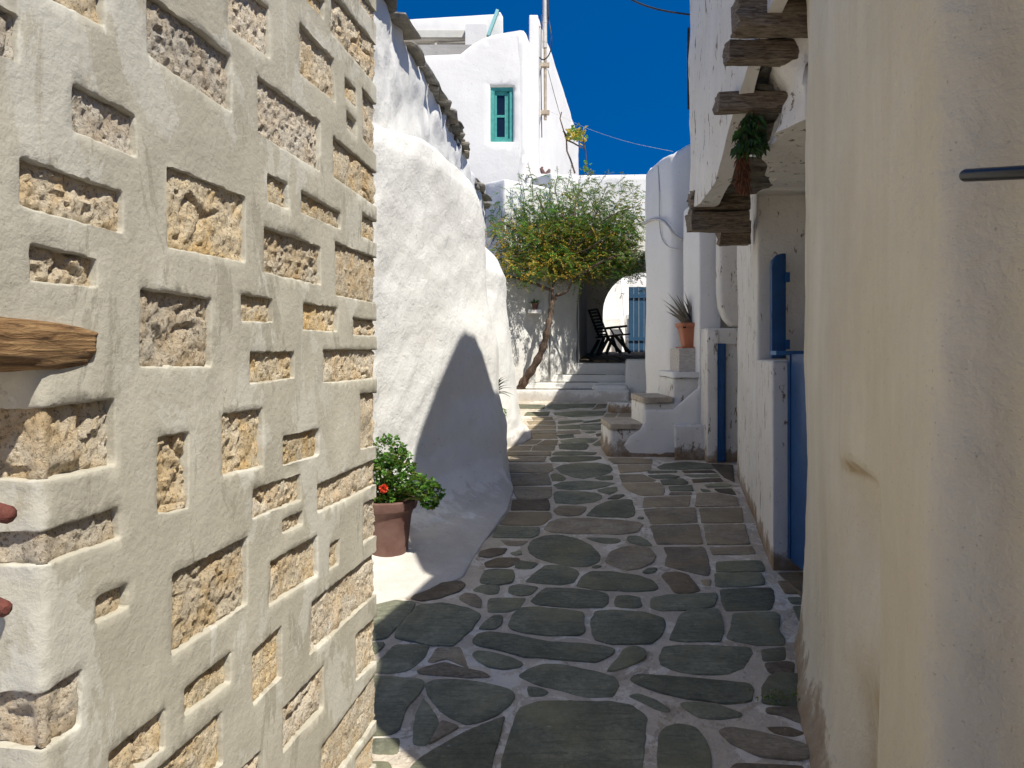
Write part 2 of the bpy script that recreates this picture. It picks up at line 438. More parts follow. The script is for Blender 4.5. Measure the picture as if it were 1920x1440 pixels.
M['joint'] = plaster('whitewashed_mortar', (.75, .665, .545), (.56, .475, .37), fine=120, lump=30, bs=.8, streak=.4, speck=90, patch=((.80, .74, .64), (.42, .34, .25)))
M['slate_green'] = stone_mat('green_slate', (.155, .158, .108), (.245, .25, .175), (.34, .335, .235), scale=5.0, rnd=.25)
M['slate_brown'] = stone_mat('brown_slate', (.25, .205, .14), (.35, .29, .205), (.43, .365, .265), scale=5.0, rnd=.25)
M['slate_dark'] = stone_mat('dark_slate', (.12, .095, .065), (.20, .16, .11), (.29, .235, .165), scale=6.0, rnd=.3)
M['slate_roof'] = stone_mat('lichen_slate', (.14, .13, .11), (.28, .255, .21), (.44, .41, .35), scale=12.0, rnd=.3, bs=.8)
def block_mat():
    m, t, b = newmat('rough_sandstone'); oi = N(t, 'ShaderNodeObjectInfo')
    vv = N(t, 'ShaderNodeVectorMath', operation='ADD'); mm = N(t, 'ShaderNodeVectorMath', operation='SCALE')
    t.links.new(oi.outputs['Random'], mm.inputs['Scale']); mm.inputs[0].default_value = (11, 4, 9)
    t.links.new(pos(t), vv.inputs[0]); t.links.new(mm.outputs[0], vv.inputs[1]); v = vv.outputs[0]
    a = ramp(t, noise(t, v, 13, 7, .62, .5), [(.27, (.60, .41, .21)), (.40, (.67, .51, .31)), (.54, (.69, .58, .42)), (.70, (.68, .61, .49))])
    lum = N(t, 'ShaderNodeHueSaturation'); t.links.new(math_(t, 'ADD', math_(t, 'MULTIPLY', oi.outputs['Random'], .4), 1.16), lum.inputs['Value'])
    t.links.new(math_(t, 'ADD', math_(t, 'MULTIPLY', math_(t, 'FRACT', math_(t, 'MULTIPLY', oi.outputs['Random'], 17.0)), .5), .65), lum.inputs['Saturation'])
    t.links.new(a, lum.inputs['Color']); a = lum.outputs[0]
    pit = ramp(t, noise(t, v, 170, 4, .7), [(.36, 1), (.48, 0)]); a = mix(t, math_(t, 'MULTIPLY', pit, .72), a, (.19, .125, .065))
    t.links.new(a, b.inputs['Base Color']); b.inputs['Roughness'].default_value = .95; b.inputs['Specular IOR Level'].default_value = .1
    h = math_(t, 'ADD', noise(t, v, 150, 6, .8), math_(t, 'MULTIPLY', noise(t, v, 45, 3, .6), .6)); bump(t, b, h, 1.0, .014)
    return m
M['white_chip'] = plaster('chipped_whitewash', (.80, .78, .73), (.68, .645, .59), flake=1.25, fine=60, lump=14, bs=.6, streak=.2, dirt=1.0, dirtcol=(.13, .09, .055))
M['sandstone'] = block_mat()
def wood_mat(name, c1, c2, stretch, scale=18, bs=.7):
    m, t, b = newmat(name); v = pos(t, stretch)
    f = noise(t, v, scale, 8, .7, .8); a = ramp(t, f, [(.32, tuple(x*.25 for x in c1)), (.45, c1), (.65, c2)])
    t.links.new(a, b.inputs['Base Color']); b.inputs['Roughness'].default_value = .85; bump(t, b, f, bs, .02); return m
M['timber'] = wood_mat('weathered_timber', (.30, .16, .06), (.52, .32, .14), (6, 1, 12), 14, .9)  # brown grain of the weathered wood itself
M['beam'] = wood_mat('grey_brown_beam_wood', (.15, .11, .072), (.36, .285, .20), (1, 5, 8), 14, .8)
M['blue'] = simple('blue_door_paint', (.007, .065, .19), .45, .25, 9, .1)
M['blue_light'] = simple('light_blue_paint', (.035, .15, .33), .5, .25, 9, .1)
M['blue_gate'] = simple('faded_blue_gate_paint', (.016, .075, .15), .6, .2, 8, .1)
M['teal'] = simple('teal_window_paint', (.075, .38, .32), .55, .2, 14, .1, col2=(.05, .28, .24))
M['teal_pale'] = simple('pale_teal_paint', (.33, .66, .62), .6, .15, 14, .05)
M['glass'] = simple('dark_window_glass', (.012, .02, .035), .08, .3, 3, 0)
M['terracotta_pot'] = simple('dusty_terracotta', (.125, .058, .045), .8, .25, 9, .2, col2=(.17, .095, .075))
M['terracotta_orange'] = simple('orange_plastic_planter', (.42, .14, .065), .6, .15, 9, .05)
M['soil'] = simple('potting_soil', (.05, .035, .02), 1, .4, 60, .6)
def leafmat(name, col, tr=.4):
    m, t, b = newmat(name); v = pos(t); c = mix(t, ramp(t, noise(t, v, 25, 3), [(.35, 0), (.65, 1)]), tuple(x*.62 for x in col), col)
    t.links.new(c, b.inputs['Base Color']); b.inputs['Roughness'].default_value = .5
    tl = N(t, 'ShaderNodeBsdfTranslucent'); t.links.new(mix(t, .5, c, (col[0]*1.5, col[1]*1.5, col[2]*.8)), tl.inputs[0])
    ms = N(t, 'ShaderNodeMixShader'); ms.inputs[0].default_value = tr; t.links.new(b.outputs[0], ms.inputs[1]); t.links.new(tl.outputs[0], ms.inputs[2])
    t.links.new(ms.outputs[0], t.nodes['Material Output'].inputs[0]); return m
M['leaf_a'] = leafmat('bright_green_leaf', (.17, .36, .055))
M['leaf_b'] = leafmat('dark_green_leaf', (.07, .17, .03))
M['leaf_d'] = leafmat('dull_green_leaf', (.05, .10, .03), .15)
M['leaf_c'] = leafmat('olive_green_leaf', (.20, .25, .045))
M['leaf_y'] = leafmat('yellowing_leaf', (.55, .42, .06))
M['blossom'] = leafmat('yellow_orange_blossom', (.66, .43, .07), .25)
M['red'] = simple('red_petals', (.75, .06, .02), .5, .2, 30, 0)
M['white_petal'] = simple('white_petals', (.8, .8, .76), .5, .1, 30, 0)
M['aloe'] = simple('grey_mauve_aloe_leaf', (.24, .19, .15), .6, .3, 20, .1, col2=(.15, .15, .10))
M['bark'] = wood_mat('smooth_brown_bark', (.085, .055, .038), (.19, .125, .085), (4, 4, 1), 10, .6)
M['dry'] = simple('dried_brown_herbs', (.20, .075, .03), .9, .4, 25, .1)
M['black'] = simple('black_plastic', (.008, .008, .009), .36, .2, 20, 0)
M['dark_wood'] = simple('dark_stained_wood', (.022, .016, .012), .5, .3, 20, .1)
M['pipe'] = simple('dirty_white_pipe', (.62, .58, .52), .5, .2, 8, .05)
M['pipe_old'] = simple('rust_stained_pipe', (.50, .40, .28), .6, .35, 14, .1)
M['cable'] = simple('black_cable', (.02, .02, .022), .5, .1, 20, 0)
M['cable_white'] = simple('whitewashed_cable', (.55, .53, .5), .7, .15, 20, 0)
M['rust'] = simple('rusty_iron', (.16, .045, .03), .8, .4, 40, .4)
M['cream_frame'] = simple('cream_painted_wood', (.66, .63, .54), .6, .12, 8, .05)
M['white_paint'] = simple('chipped_white_paint', (.62, .58, .52), .8, .2, 22, .6, stretch=(1, 1, 5), col2=(.42, .36, .29))
# ------------------------------------------------------------------ ground
gx = np.arange(-5, 7.01, .06); gx = gx[(gx > -1.6) & (gx < 3.2)]; gx = np.r_[-60, -20, -5, -2.5, gx, 4, 7, 20, 60]
gy = np.r_[-30, -8, -3, np.arange(-1, 13.6, .07)]
GX, GY = np.meshgrid(gx, gy)
P3 = np.stack([GX, GY, 0*GX], -1)
GZ = zg(GY)+.0022*fbm(P3, 9, 3)+.004*fbm(P3, 1.3, 2, 3)
nX = len(gx); nY = len(gy)
alley = obj('alley_ground', np.stack([GX, GY, GZ], -1).reshape(-1, 3), [(j*nX+i, j*nX+i+1, (j+1)*nX+i+1, (j+1)*nX+i) for j in range(nY-1) for i in range(nX-1)], M['joint'], None, 60, 'structure')
g = MB(); g.add([(-600, -600, -1.8), (600, -600, -1.8), (600, 600, -1.8), (-600, 600, -1.8)], [(0, 1, 2, 3)])
g.build('ground', simple('dry_earth', (.26, .22, .16), .95, .3, .3, .3), None, None, 'structure')

# ------------------------------------------------------------------ paving stones: outlines on the ground
ST = {}
ST['A'] = (690, 1000, 3.272, """
G 0,440 150,418 287,432 275,470 195,560 118,640 0,655
G 310,450 460,435 600,465 690,505 630,590 520,690 380,685 170,640 175,600 235,530
K 270,400 330,350 430,315 560,300 590,320 560,360 440,400 330,415
G 650,350 690,325 790,318 805,335 795,375 740,380 660,358
G 870,330 930,318 1040,335 1000,380 930,390 865,370
G 690,290 720,235 780,225 880,230 895,260 880,305 800,320 700,310
K 720,180 800,150 920,150 930,175 860,210 730,210
G 905,195 930,165 1040,185 1010,215 950,222 905,215
G 870,120 940,105 945,130 900,135
K 690,110 760,92 850,92 830,125 740,150 680,140
B 815,40 890,45 980,45 940,70 860,75
G 990,80 1010,45 1080,18 1180,15 1290,40 1370,80 1420,135 1410,175 1350,200 1250,205 1130,180 1040,150 995,115
G 1340,30 1430,30 1530,35 1548,48 1520,62 1440,62 1370,45
G 1590,40 1600,20 1660,20 1710,45 1740,78 1680,78 1610,60
B 1460,175 1490,120 1560,90 1650,82 1730,100 1762,140 1740,180 1670,215 1590,228 1500,200
G 1370,212 1400,198 1440,205 1400,218
G 1680,240 1720,215 1775,215 1760,240 1710,252
G 970,300 1030,245 1090,200 1180,198 1270,225 1290,250 1260,300 1180,320 1060,310
G 1290,325 1320,270 1370,238 1500,240 1650,260 1740,290 1775,330 1750,350 1600,358 1400,345
G 1005,425 1060,365 1100,342 1250,345 1400,360 1465,380 1465,430 1430,460 1250,460 1040,440
G 1515,420 1530,385 1600,382 1665,395 1675,450 1620,458 1520,450
B 560,395 600,370 660,380 695,410 690,460 640,450 570,415
G 740,430 750,405 850,402 965,405 920,465 860,485 740,485
G 680,590 720,545 770,512 825,512 820,560 780,592
G 870,560 890,510 940,465 1050,462 1200,475 1310,490 1320,600 1290,625 1100,630 950,610 880,590
G 1380,610 1375,530 1400,485 1520,475 1700,490 1810,525 1815,570 1785,640 1720,675 1500,678 1400,650
G 655,665 690,625 760,612 900,630 1100,670 1300,680 1440,695 1495,715 1470,750 1380,792 1200,775 960,760 800,715 680,690
G 1470,845 1530,775 1570,715 1640,698 1700,720 1700,765 1640,800 1530,840
G 645,745 680,722 750,730 880,765 945,800 920,822 820,835 730,815 670,780
G 160,690 280,685 370,695 340,765 300,800 240,840 140,855 40,850 40,820 100,760
G 0,680 100,672 95,700 20,760 0,765
B 430,705 560,700 575,740 600,800 610,830 480,770 400,800 370,790
K 310,840 400,810 470,790 560,820 700,850 740,880 600,885 330,865
G 0,880 150,890 330,905 340,940 300,1000 230,1080 200,1190 150,1220 0,1230
G 360,930 420,905 560,905 720,925 860,960 890,990 870,1040 780,1110 680,1150 600,1165 480,1110 410,1040 370,970
G 280,1200 300,1100 340,1020 365,1050 420,1130 440,1180 390,1240 360,1290 280,1290
B 448,1152 560,1190 400,1280 370,1290 398,1245
G 980,950 990,938 1070,950 1110,975 1070,1000 990,1000
G 935,875 990,840 1080,805 1200,810 1400,850 1500,880 1525,930 1490,1000 1330,1000 1180,960 1020,920
G 940,1070 1050,1035 1250,1030 1500,1035 1620,1065 1700,1130 1690,1250 1680,1400 1640,1520 1500,1600 1000,1600 820,1480 850,1330 900,1180
G 290,1410 400,1330 560,1240 720,1170 830,1130 800,1250 760,1380 740,1490 500,1600 200,1560
G 20,1260 190,1255 180,1350 30,1350
G 0,1400 130,1400 150,1460 0,1500
G 1600,1000 1660,985 1760,1020 1850,1080 1830,1100 1760,1080 1660,1030
""")
ST['B'] = (1150, 1000, 3.272, """
K 300,265 320,245 400,240 460,260 500,310 530,350 460,368 380,365 340,310
B 535,290 600,285 595,325 560,322
G 640,180 770,172 900,172 925,215 915,238 640,240
G 630,252 900,247 925,290 920,318 790,330 640,330
G 235,440 240,400 330,380 500,372 620,368 630,400 600,450 450,470 290,475 240,455
G 660,350 800,342 960,340 975,360 985,410 960,470 700,472 680,440
G 410,510 470,470 640,470 660,520 670,600 650,660 450,662 350,650 380,580
G 740,500 850,488 1000,490 1020,520 1010,600 1050,650 1040,682 880,685 760,660 700,640 730,570
G 290,760 320,700 420,685 640,690 830,700 840,740 790,820 700,860 520,865 380,840 300,800
G 910,715 1050,700 1055,780 920,785
K 930,800 1060,790 1110,800 1100,860 960,860
G 115,900 160,870 330,880 620,905 820,925 840,960 830,1030 700,1045 450,1015 300,980 180,935
G 920,940 960,880 1010,865 1130,870 1145,930 1160,1000 1140,1060 920,1040
G 415,1045 500,1038 640,1055 780,1105 770,1130 680,1140 540,1135 460,1090
G 285,1250 320,1200 400,1180 500,1200 560,1270 590,1360 590,1500 290,1500 280,1380
B 660,1220 740,1200 900,1230 1100,1280 1180,1310 1190,1380 1100,1395 900,1370 740,1300
B 940,1080 1080,1070 1240,1095 1250,1140 1150,1170 1030,1120 950,1110
K 940,1190 1080,1190 1180,1230 1100,1250 990,1230
K 1240,1310 1320,1290 1340,1340 1290,1370 1250,1350
K 1010,300 1215,305 1215,375 1060,372
G 1070,395 1215,395 1215,440 1095,435
G 1100,455 1215,455 1215,560 1140,540
G 1150,575 1215,575 1215,690 1175,650
K 760,1415 1150,1430 1180,1500 700,1500
""")
ST['C'] = (880, 820, 3.2, """
G 170,535 415,545 410,585 370,602 145,598
B 190,515 240,450 480,450 490,480 450,515 420,527 200,525
K 255,438 265,378 470,375 480,410 478,438
B 260,300 490,300 490,350 475,368 290,370
B 225,225 470,220 490,285 260,292
B 215,160 490,160 500,195 470,215 220,210
B 260,120 460,118 445,150 240,150
B 205,120 252,120 232,150 205,155
B 225,90 485,88 480,112 205,112
B 270,52 380,52 362,80 220,80
B 390,52 510,55 505,80 375,80
B 330,15 435,17 395,43 310,45
B 455,18 530,18 520,48 405,46
G 540,45 560,40 700,38 715,50 700,72 620,78 545,72
G 550,20 640,8 770,10 730,33 560,33
G 740,45 790,15 860,8 860,50 760,52
G 500,105 520,88 640,85 760,92 740,105 600,110 520,110
G 487,130 510,118 640,114 780,117 790,128 740,140 600,148 500,148
G 520,185 560,168 650,158 760,155 840,170 858,195 840,215 760,235 690,247 630,240 560,215
G 490,225 510,215 555,225 580,245 560,260 500,260
G 750,245 790,232 860,230 858,253 790,256
G 510,285 560,267 680,260 800,267 868,278 820,295 720,312 620,315 540,308
G 510,340 530,325 650,325 760,335 790,350 785,370 740,390 640,402 520,395
G 770,320 830,305 885,302 885,325 840,343
G 830,370 870,348 925,345 930,352 890,370
B 510,440 540,415 620,415 700,420 690,445 660,465 600,473 530,465
G 705,470 760,415 830,385 940,373 975,378 990,440 985,470 950,483 800,480
B 455,550 490,510 560,490 700,490 900,502 1015,515 1030,530 1000,570 900,585 650,582 500,570
G 1005,490 1020,480 1050,485 1040,495
B 835,130 900,125 1090,132 1090,158 870,160
B 895,170 1090,168 1085,195 1060,205 910,216
B 905,225 1040,225 1115,260 1100,268 920,270
B 915,280 1140,277 1170,310 1160,350 1040,352 960,325
G 1130,180 1180,158 1300,150 1430,160 1475,185 1450,193 1280,196 1150,194
G 1075,205 1240,203 1240,216 1080,218
G 1075,232 1200,228 1260,240 1240,248 1120,250
G 1150,262 1280,254 1310,275 1300,286 1170,288
G 1200,300 1330,293 1340,325 1210,325
B 1205,335 1330,335 1330,350 1205,350
K 1280,203 1450,200 1480,213 1300,218
G 1290,228 1480,223 1500,238 1340,243
K 1340,255 1500,248 1520,268 1350,275
G 1415,292 1500,280 1570,290 1550,302 1430,303
G 1385,312 1440,320 1450,330 1400,330
K 1470,314 1570,312 1600,350 1500,335
B 1055,365 1325,358 1310,418 1045,422
B 1370,342 1480,342 1600,364 1615,415 1360,418
B 1050,435 1350,430 1365,515 1095,520
B 1385,432 1630,427 1640,512 1400,516
B 1090,535 1370,530 1395,640 1130,643
B 1410,532 1650,527 1680,640 1430,643
B 1170,665 1400,660 1420,700 1440,780 1430,832 1290,800 1180,770 1190,710
B 1450,665 1690,657 1710,700 1470,706
K 1450,165 1580,170 1590,270 1530,240
""")
ST['D'] = (680, 720, 3.4286, """
G 1250,330 1350,325 1355,345 1270,350
B 1255,305 1390,300 1400,320 1340,325 1265,320
G 1260,272 1390,264 1400,285 1390,292 1260,290
G 1400,275 1550,270 1560,290 1500,298 1410,298
G 1400,257 1540,252 1520,267 1400,267
G 1430,315 1470,305 1500,312 1460,320
K 1500,325 1600,308 1590,325 1510,338
G 1260,242 1400,232 1420,240 1300,255 1260,255
G 1430,240 1540,224 1550,238 1420,250
G 1230,187 1380,176 1560,178 1540,203 1350,212 1240,200
G 1210,132 1500,127 1480,150 1350,155 1240,165 1190,155
B 1510,130 1570,128 1560,155 1480,165 1495,150
G 1060,182 1200,180 1190,205 1040,205
G 1000,132 1170,135 1165,160 1000,160
B 1090,215 1215,212 1220,230 1100,235
B 1060,242 1230,240 1235,260 1075,262
B 1060,270 1140,268 1120,292 1060,292
B 1150,268 1240,268 1240,292 1130,292
B 1060,302 1235,300 1245,320 1080,322
B 1090,328 1240,326 1248,353 1090,352
B 1565,195 1640,190 1620,213 1545,222
B 1655,190 1790,190 1790,213 1640,213
B 1575,227 1640,222 1620,250 1560,255
B 1655,225 1790,222 1780,268 1605,270
B 1610,168 1700,168 1690,183 1590,187
B 1710,165 1795,165 1795,183 1700,186
""")
SM = {'G': M['slate_green'], 'B': M['slate_brown'], 'K': M['slate_dark']}
def stone(pts, m):
    p = np.array([tuple(G(a, b))[:2] for a, b in pts])
    if area2(p) < 0: p = p[::-1]
    sz = math.sqrt(abs(area2(p)))
    c0 = p.mean(0); p = fillet(c0+(p-c0)*(1+min(.09, .008/max(sz*.5, .03))), .018, 2)
    p = resample(p, max(.016, sz/11))
    p = p+.0034*np.stack([fbm(np.c_[p, 0*p[:, 0]], 28, 2, 1), fbm(np.c_[p, 0*p[:, 0]], 28, 2, 2)], -1)*min(1.5, sz*4)
    t = np.roll(p, -1, 0)-np.roll(p, 1, 0); t /= np.linalg.norm(t, axis=1)[:, None]+1e-9; nr = np.stack([-t[:, 1], t[:, 0]], -1)
    c = p.mean(0); tilt = rng.normal(0, .004, 2); rise = rng.uniform(.003, .008)
    def Z(q, h): return zg(q[:, 1])+.004*fbm(np.c_[q, 0*q[:, 0]], 1.3, 2, 3)+h
    rings = []
    for ins, h in ((-.001, -.03), (0, .001), (.002, rise-.001), (.006, rise)):
        q = p+nr*min(ins, sz*.2); hh = h+((q-c)@tilt if h > .003 else 0); rings.append(np.c_[q, Z(q, hh)])
    for k in (.66, .33):
        q = c+(rings[3][:, :2]-c)*k; nz = .0022*fbm(np.c_[q, 0*q[:, 0]], 9, 3, 5); rings.append(np.c_[q, Z(q, rise+.001+(q-c)@tilt)+nz])
    n = len(p); V = np.concatenate(rings+[np.array([[c[0], c[1], Z(c[None], rise+.001)[0]]])])
    f = [(j*n+i, j*n+(i+1) % n, (j+1)*n+(i+1) % n, (j+1)*n+i) for j in range(5) for i in range(n)]
    f += [(5*n+i, 5*n+(i+1) % n, 6*n) for i in range(n)]
    obj('paving_stone', V, f, m, alley, 40)
for key, (ox, oy, s, txt) in ST.items():
    for line in txt.strip().split('\n'):
        q = line.split(); pts = [tuple(float(a) for a in k.split(',')) for k in q[1:]]
        stone([(ox+a/s, oy+b/s) for a, b in pts], SM[q[0]])

# ------------------------------------------------------------------ left wall: cement plaster with rough sandstone blocks showing
LN = np.array([.9895, -.1445]); K1 = 1.0106; UC = (.931-.866)*K1
def lw_uv(px, py):
    if px < 80 and py > 700:
        D = .931; X = (px-CX)/F*D; return (UC+(X-(-.721+.146*.931)), EYE-(py-HY)/F*D)
    D = 1010.0/(1165.0-px); return ((D-.866)*K1, EYE-(py-HY)/F*D)
def sstep(x, a, b):
    t = np.clip((x-a)/(b-a), 0, 1); return t*t*(3-2*t)
def lw_xf(u, z, wv, flat=False):
    u = np.asarray(u, float); D = .866+u/K1
    fx = -.721+.146*D+LN[0]*wv; fy = D+LN[1]*wv
    if flat: return np.stack([fx, fy, z+0*u], -1)
    cx_, cy_ = -.721+.146*.931, .931
    bx = cx_+(u-UC)+0*wv; by = cy_-wv
    k = (1-sstep(z, 1.44, 1.50))*(1-sstep(u, UC-.03, UC+.03))
    return np.stack([fx*(1-k)+bx*k, fy*(1-k)+by*k, z+0*u], -1)
c1 = lambda *a: [(x/2.6667, y/2.6667) for x, y in a]
c2_ = lambda *a: [(x/2.6667, y/2.6667+450) for x, y in a]
c3 = lambda *a: [(x/2.6667, y/2.6667+900) for x, y in a]
BL = [c1((-120, -50), (95, 80), (100, 315), (-120, 210)), c1((737, -40), (1155, 280), (1160, 560), (740, 272)),
      c1((365, 420), (680, 580), (685, 785), (365, 650)), c1((105, 790), (615, 960), (620, 1165), (105, 1028)),
      c1((155, 1220), (487, 1295), (490, 1435), (155, 1405)), c1((840, 830), (1230, 985), (1230, 1310), (840, 1235)),
      c1((1140, -115), (1345, 40), (1350, 290), (1140, 135)), c1((1500, 110), (1673, 295), (1680, 510), (1500, 365)),
      c1((1290, 380), (1605, 610), (1600, 855), (1295, 665)), c1((1530, -80), (1622, 10), (1622, 95), (1535, 5)),
      c1((1725, 385), (1782, 450), (1783, 535), (1727, 480)), c1((1732, 553), (1782, 607), (1782, 685), (1735, 635)),
      c1((1340, 865), (1440, 915), (1445, 1045), (1340, 1005)), c1((1507, 955), (1705, 1065), (1708, 1145), (1508, 1060)),
      c1((1323, 1135), (1605, 1235), (1608, 1425), (1323, 1360)),
      c2_((705, 245), (1058, 295), (1058, 632), (702, 632)), c2_((1205, 273), (1368, 293), (1368, 412), (1205, 403)),
      c2_((1517, 315), (1688, 340), (1690, 458), (1517, 448)), c2_((1252, 562), (1475, 560), (1477, 690), (1252, 718)),
      c2_((-150, 848), (575, 797), (578, 1125), (-150, 1195)), c2_((790, 990), (945, 965), (945, 1340), (790, 1370)),
      c2_((1112, 875), (1313, 843), (1318, 1130), (1112, 1178)), c2_((1417, 985), (1597, 943), (1600, 1075), (1417, 1130)),
      c2_((1263, 1250), (1505, 1170), (1508, 1300), (1265, 1395)), c3((1415, 200), (1515, 155), (1515, 222), (1415, 265)),
      c3((-150, 262), (590, 140), (600, 290), (-150, 425)), c3((487, 590), (635, 520), (635, 640), (478, 712)),
      c3((868, 470), (1240, 285), (1240, 620), (862, 875)), c3((1355, 410), (1587, 278), (1588, 480), (1345, 630)),
      c3((1650, 325), (1703, 290), (1698, 418), (1648, 452)), c3((-150, 1068), (410, 950), (400, 1235), (-150, 1330)),
      c3((1265, 865), (1410, 730), (1415, 985), (1268, 1130)), c3((925, 1045), (1155, 860), (1155, 1010), (925, 1180)),
      c3((1418, 1140), (1618, 930), (1618, 1140), (1418, 1365)), c3((548, 1370), (825, 1145), (825, 1340), (560, 1560)),
      c3((760, 1475), (1110, 1158), (1120, 1420), (760, 1700)), c3((1200, 1450), (1308, 1353), (1310, 1500), (1200, 1600)),
      # above, below and before the frame
      c1((150, -260), (520, -60), (520, 130), (150, -60))]
BE = [c1((1795, -60), (1885, 60), (1885, 125), (1800, 10)), c1((1655, -50), (1885, 225), (1885, 430), (1655, 155)),
      c1((1815, 440), (1885, 525), (1885, 775), (1815, 690)), c1((1668, 680), (1885, 865), (1885, 1033), (1668, 880)),
      c1((1810, 1065), (1885, 1110), (1885, 1215), (1812, 1180)), c1((1677, 1210), (1885, 1290), (1885, 1515), (1683, 1475)),
      c2_((1768, 388), (1885, 405), (1885, 480), (1770, 473)), c2_((1620, 550), (1885, 550), (1885, 690), (1620, 715)),
      c2_((1805, 770), (1885, 763), (1885, 1032), (1805, 1045)), c2_((1590, 1225), (1885, 1093), (1885, 1222), (1590, 1365)),
      c3((1818, 120), (1885, 88), (1885, 278), (1818, 315)), c3((1558, 615), (1885, 355), (1885, 570), (1553, 880)),
      c3((1783, 775), (1885, 682), (1885, 905), (1783, 1008)), c3((1605, 1340), (1885, 960), (1885, 1205), (1603, 1600)),
      c3((1780, 1395), (1885, 1255), (1885, 1420), (1780, 1560))]
lwall = thing('stone_block_wall', 'near left wall of tan cement plaster with rough sandstone blocks showing in recesses', 'wall', (-.55, 1.2, .1))
UE = (2.205-.866)*K1; TOP = 2.95
q_in = []; holes = []
for q in BL:
    uv = [lw_uv(*p) for p in q]
    uv = [(u, min(z, TOP-.1)) for u, z in uv]
    if abs(area2(uv)) < 1e-4 or max(z for u, z in uv) > TOP-.09: continue
    q_in.append((uv, False)); holes.append(uv)
notch = []
for q in BE:
    uv = [lw_uv(*p) for p in q]; uv = [list(p) for p in uv]
    uv[1][0] = UE; uv[2][0] = UE; notch.append(uv); q_in.append((uv, True))
notch.sort(key=lambda q: q[2][1])
out = [(-.42, .05), (UE, .05)]
for uv in notch:
    TL, TR, BR, BLq = uv; out += [tuple(BR), tuple(BLq), tuple(TL), tuple(TR)]
out += [(UE, TOP), (-.42, TOP)]
def soft(uv):   # slightly rounded block corners
    return fillet(uv, .004, 2)
panel('plaster', out, lw_xf, .26, M['plaster_tan'], lwall, holes=[soft(h) for h in holes], step=.017, bstep=.011, amp=.0022, ns=9, er=.0035, jit=.0007, smooth=60, hole_depth=.06, back=True)
bm_ = MB(); 
for uv, edge in q_in:
    A = np.array(uv); wd = np.linalg.norm(A[1]-A[0]); ht = abs(A[0][1]-A[3][1])
    if not edge:
        ce = A.mean(0); A = A+np.sign(A-ce)*.004
    res = .0045 if A[:, 0].min() < .75 else .0065
    nx = max(6, int(wd/res)); ny = max(6, int(ht/res)); s, t = np.meshgrid(np.linspace(0, 1, nx+1), np.linspace(0, 1, ny+1))
    uvg = (1-s)[..., None]*(1-t)[..., None]*A[3]+s[..., None]*(1-t)[..., None]*A[2]+s[..., None]*t[..., None]*A[1]+(1-s)[..., None]*t[..., None]*A[0]
    P3 = np.stack([uvg[..., 0], uvg[..., 1], 0*s], -1)
    sd = random.uniform(0, 50); rough = random.choice((.6, .8, 1.0, 1.35))
    lump = fbm(P3, 16, 3, sd); fine = fbm(P3, 118, 3, sd+1); crev = -np.abs(fbm(P3, 11, 2, sd+2))
    wv = -.0095+.0050*rough*lump+.0042*fine-.016*rough*np.clip(crev+.12, 0, .12)/.12*np.clip(lump+.3, 0, 1)
    cz = np.exp(-((uvg[..., 0]-UC)/.03)**2)*(uvg[..., 1] < 1.5); wv = wv*(1-.85*cz)-.004*cz
    ed = np.minimum(np.minimum(s, 1-s)*wd, np.minimum(t, 1-t)*ht)
    if edge: ed = np.minimum(np.where(s > .5, 1, s)*wd, np.minimum(t, 1-t)*ht)
    wv = wv-.004*np.clip(1-ed/.010, 0, 1)**2; wv = np.minimum(wv, .001)
    V = lw_xf(uvg[..., 0], uvg[..., 1], wv).reshape(-1, 3); n1 = nx+1
    f = [(j*n1+i, j*n1+i+1, (j+1)*n1+i+1, (j+1)*n1+i) for j in range(ny) for i in range(nx)]
    ring = [(0, i) for i in range(nx)]+[(j, nx) for j in range(ny)]+[(ny, i) for i in range(nx, 0, -1)]+[(j, 0) for j in range(ny, 0, -1)]
    ru = np.array([uvg[j, i] for j, i in ring]); dep = -.24 if edge else -.058
    if edge:      # the block turns the far end of the wall, a little proud and rough
        nz = np.array([[u, z, dd] for u, z in ru for dd in (0,)])
    B = lw_xf(ru[:, 0], ru[:, 1], dep+0*ru[:, 0]); b0 = len(V); V = np.concatenate([V, B]); nr_ = len(ring)
    for k in range(nr_):
        a = ring[k][0]*n1+ring[k][1]; b = ring[(k+1) % nr_][0]*n1+ring[(k+1) % nr_][1]
        f.append((b, a, b0+k, b0+(k+1) % nr_))
    obj('stone_block', V, f, M['sandstone'], lwall, 35)
# timber built into the wall
topc = [(-190, 575), (-60, 580), (0, 588), (60, 596), (110, 603), (150, 609), (172, 616), (188, 624)]
botc = [(-190, 704), (-60, 701), (0, 698), (60, 697), (110, 697), (150, 692), (166, 690), (180, 668)]
nt_, mt = 90, 36; U_ = []; Z_ = []; W_ = []
for i in range(nt_+1):
    t = i/nt_*(len(topc)-1); k = min(int(t), len(topc)-2); f_ = t-k
    a = np.array(topc[k])*(1-f_)+np.array(topc[k+1])*f_; b = np.array(botc[k])*(1-f_)+np.array(botc[k+1])*f_
    for j in range(mt+1):
        s = j/mt; q = b*(1-s)+a*s; prot = .006+.018*(1-i/nt_)**1.2; e = min(s, 1-s)/.5; ee = min(1, (nt_-i)/6)
        w_ = prot*(1-(1-e)**4)*(ee**.5)-.02*(1-min(1, e*10))-.02*(1-ee)**2; k_ = (q[0]-CX)/F
        D_ = (-.721+.9895*w_+.1445*w_*k_)/(k_-.146); Dp = D_-.1445*w_
        U_.append((D_-.866)*K1); Z_.append(EYE-(q[1]-HY)/F*Dp); W_.append(w_)
U_ = np.array(U_); Z_ = np.array(Z_)
W_ = np.array(W_)+.0032*fbm(np.stack([U_*5, Z_*90, 0*U_+2], -1), 1.0, 4)+.003*fbm(np.stack([U_*14, Z_*30, 0*U_+7], -1), 1.0, 2)
V = lw_xf(U_, Z_, W_, True)
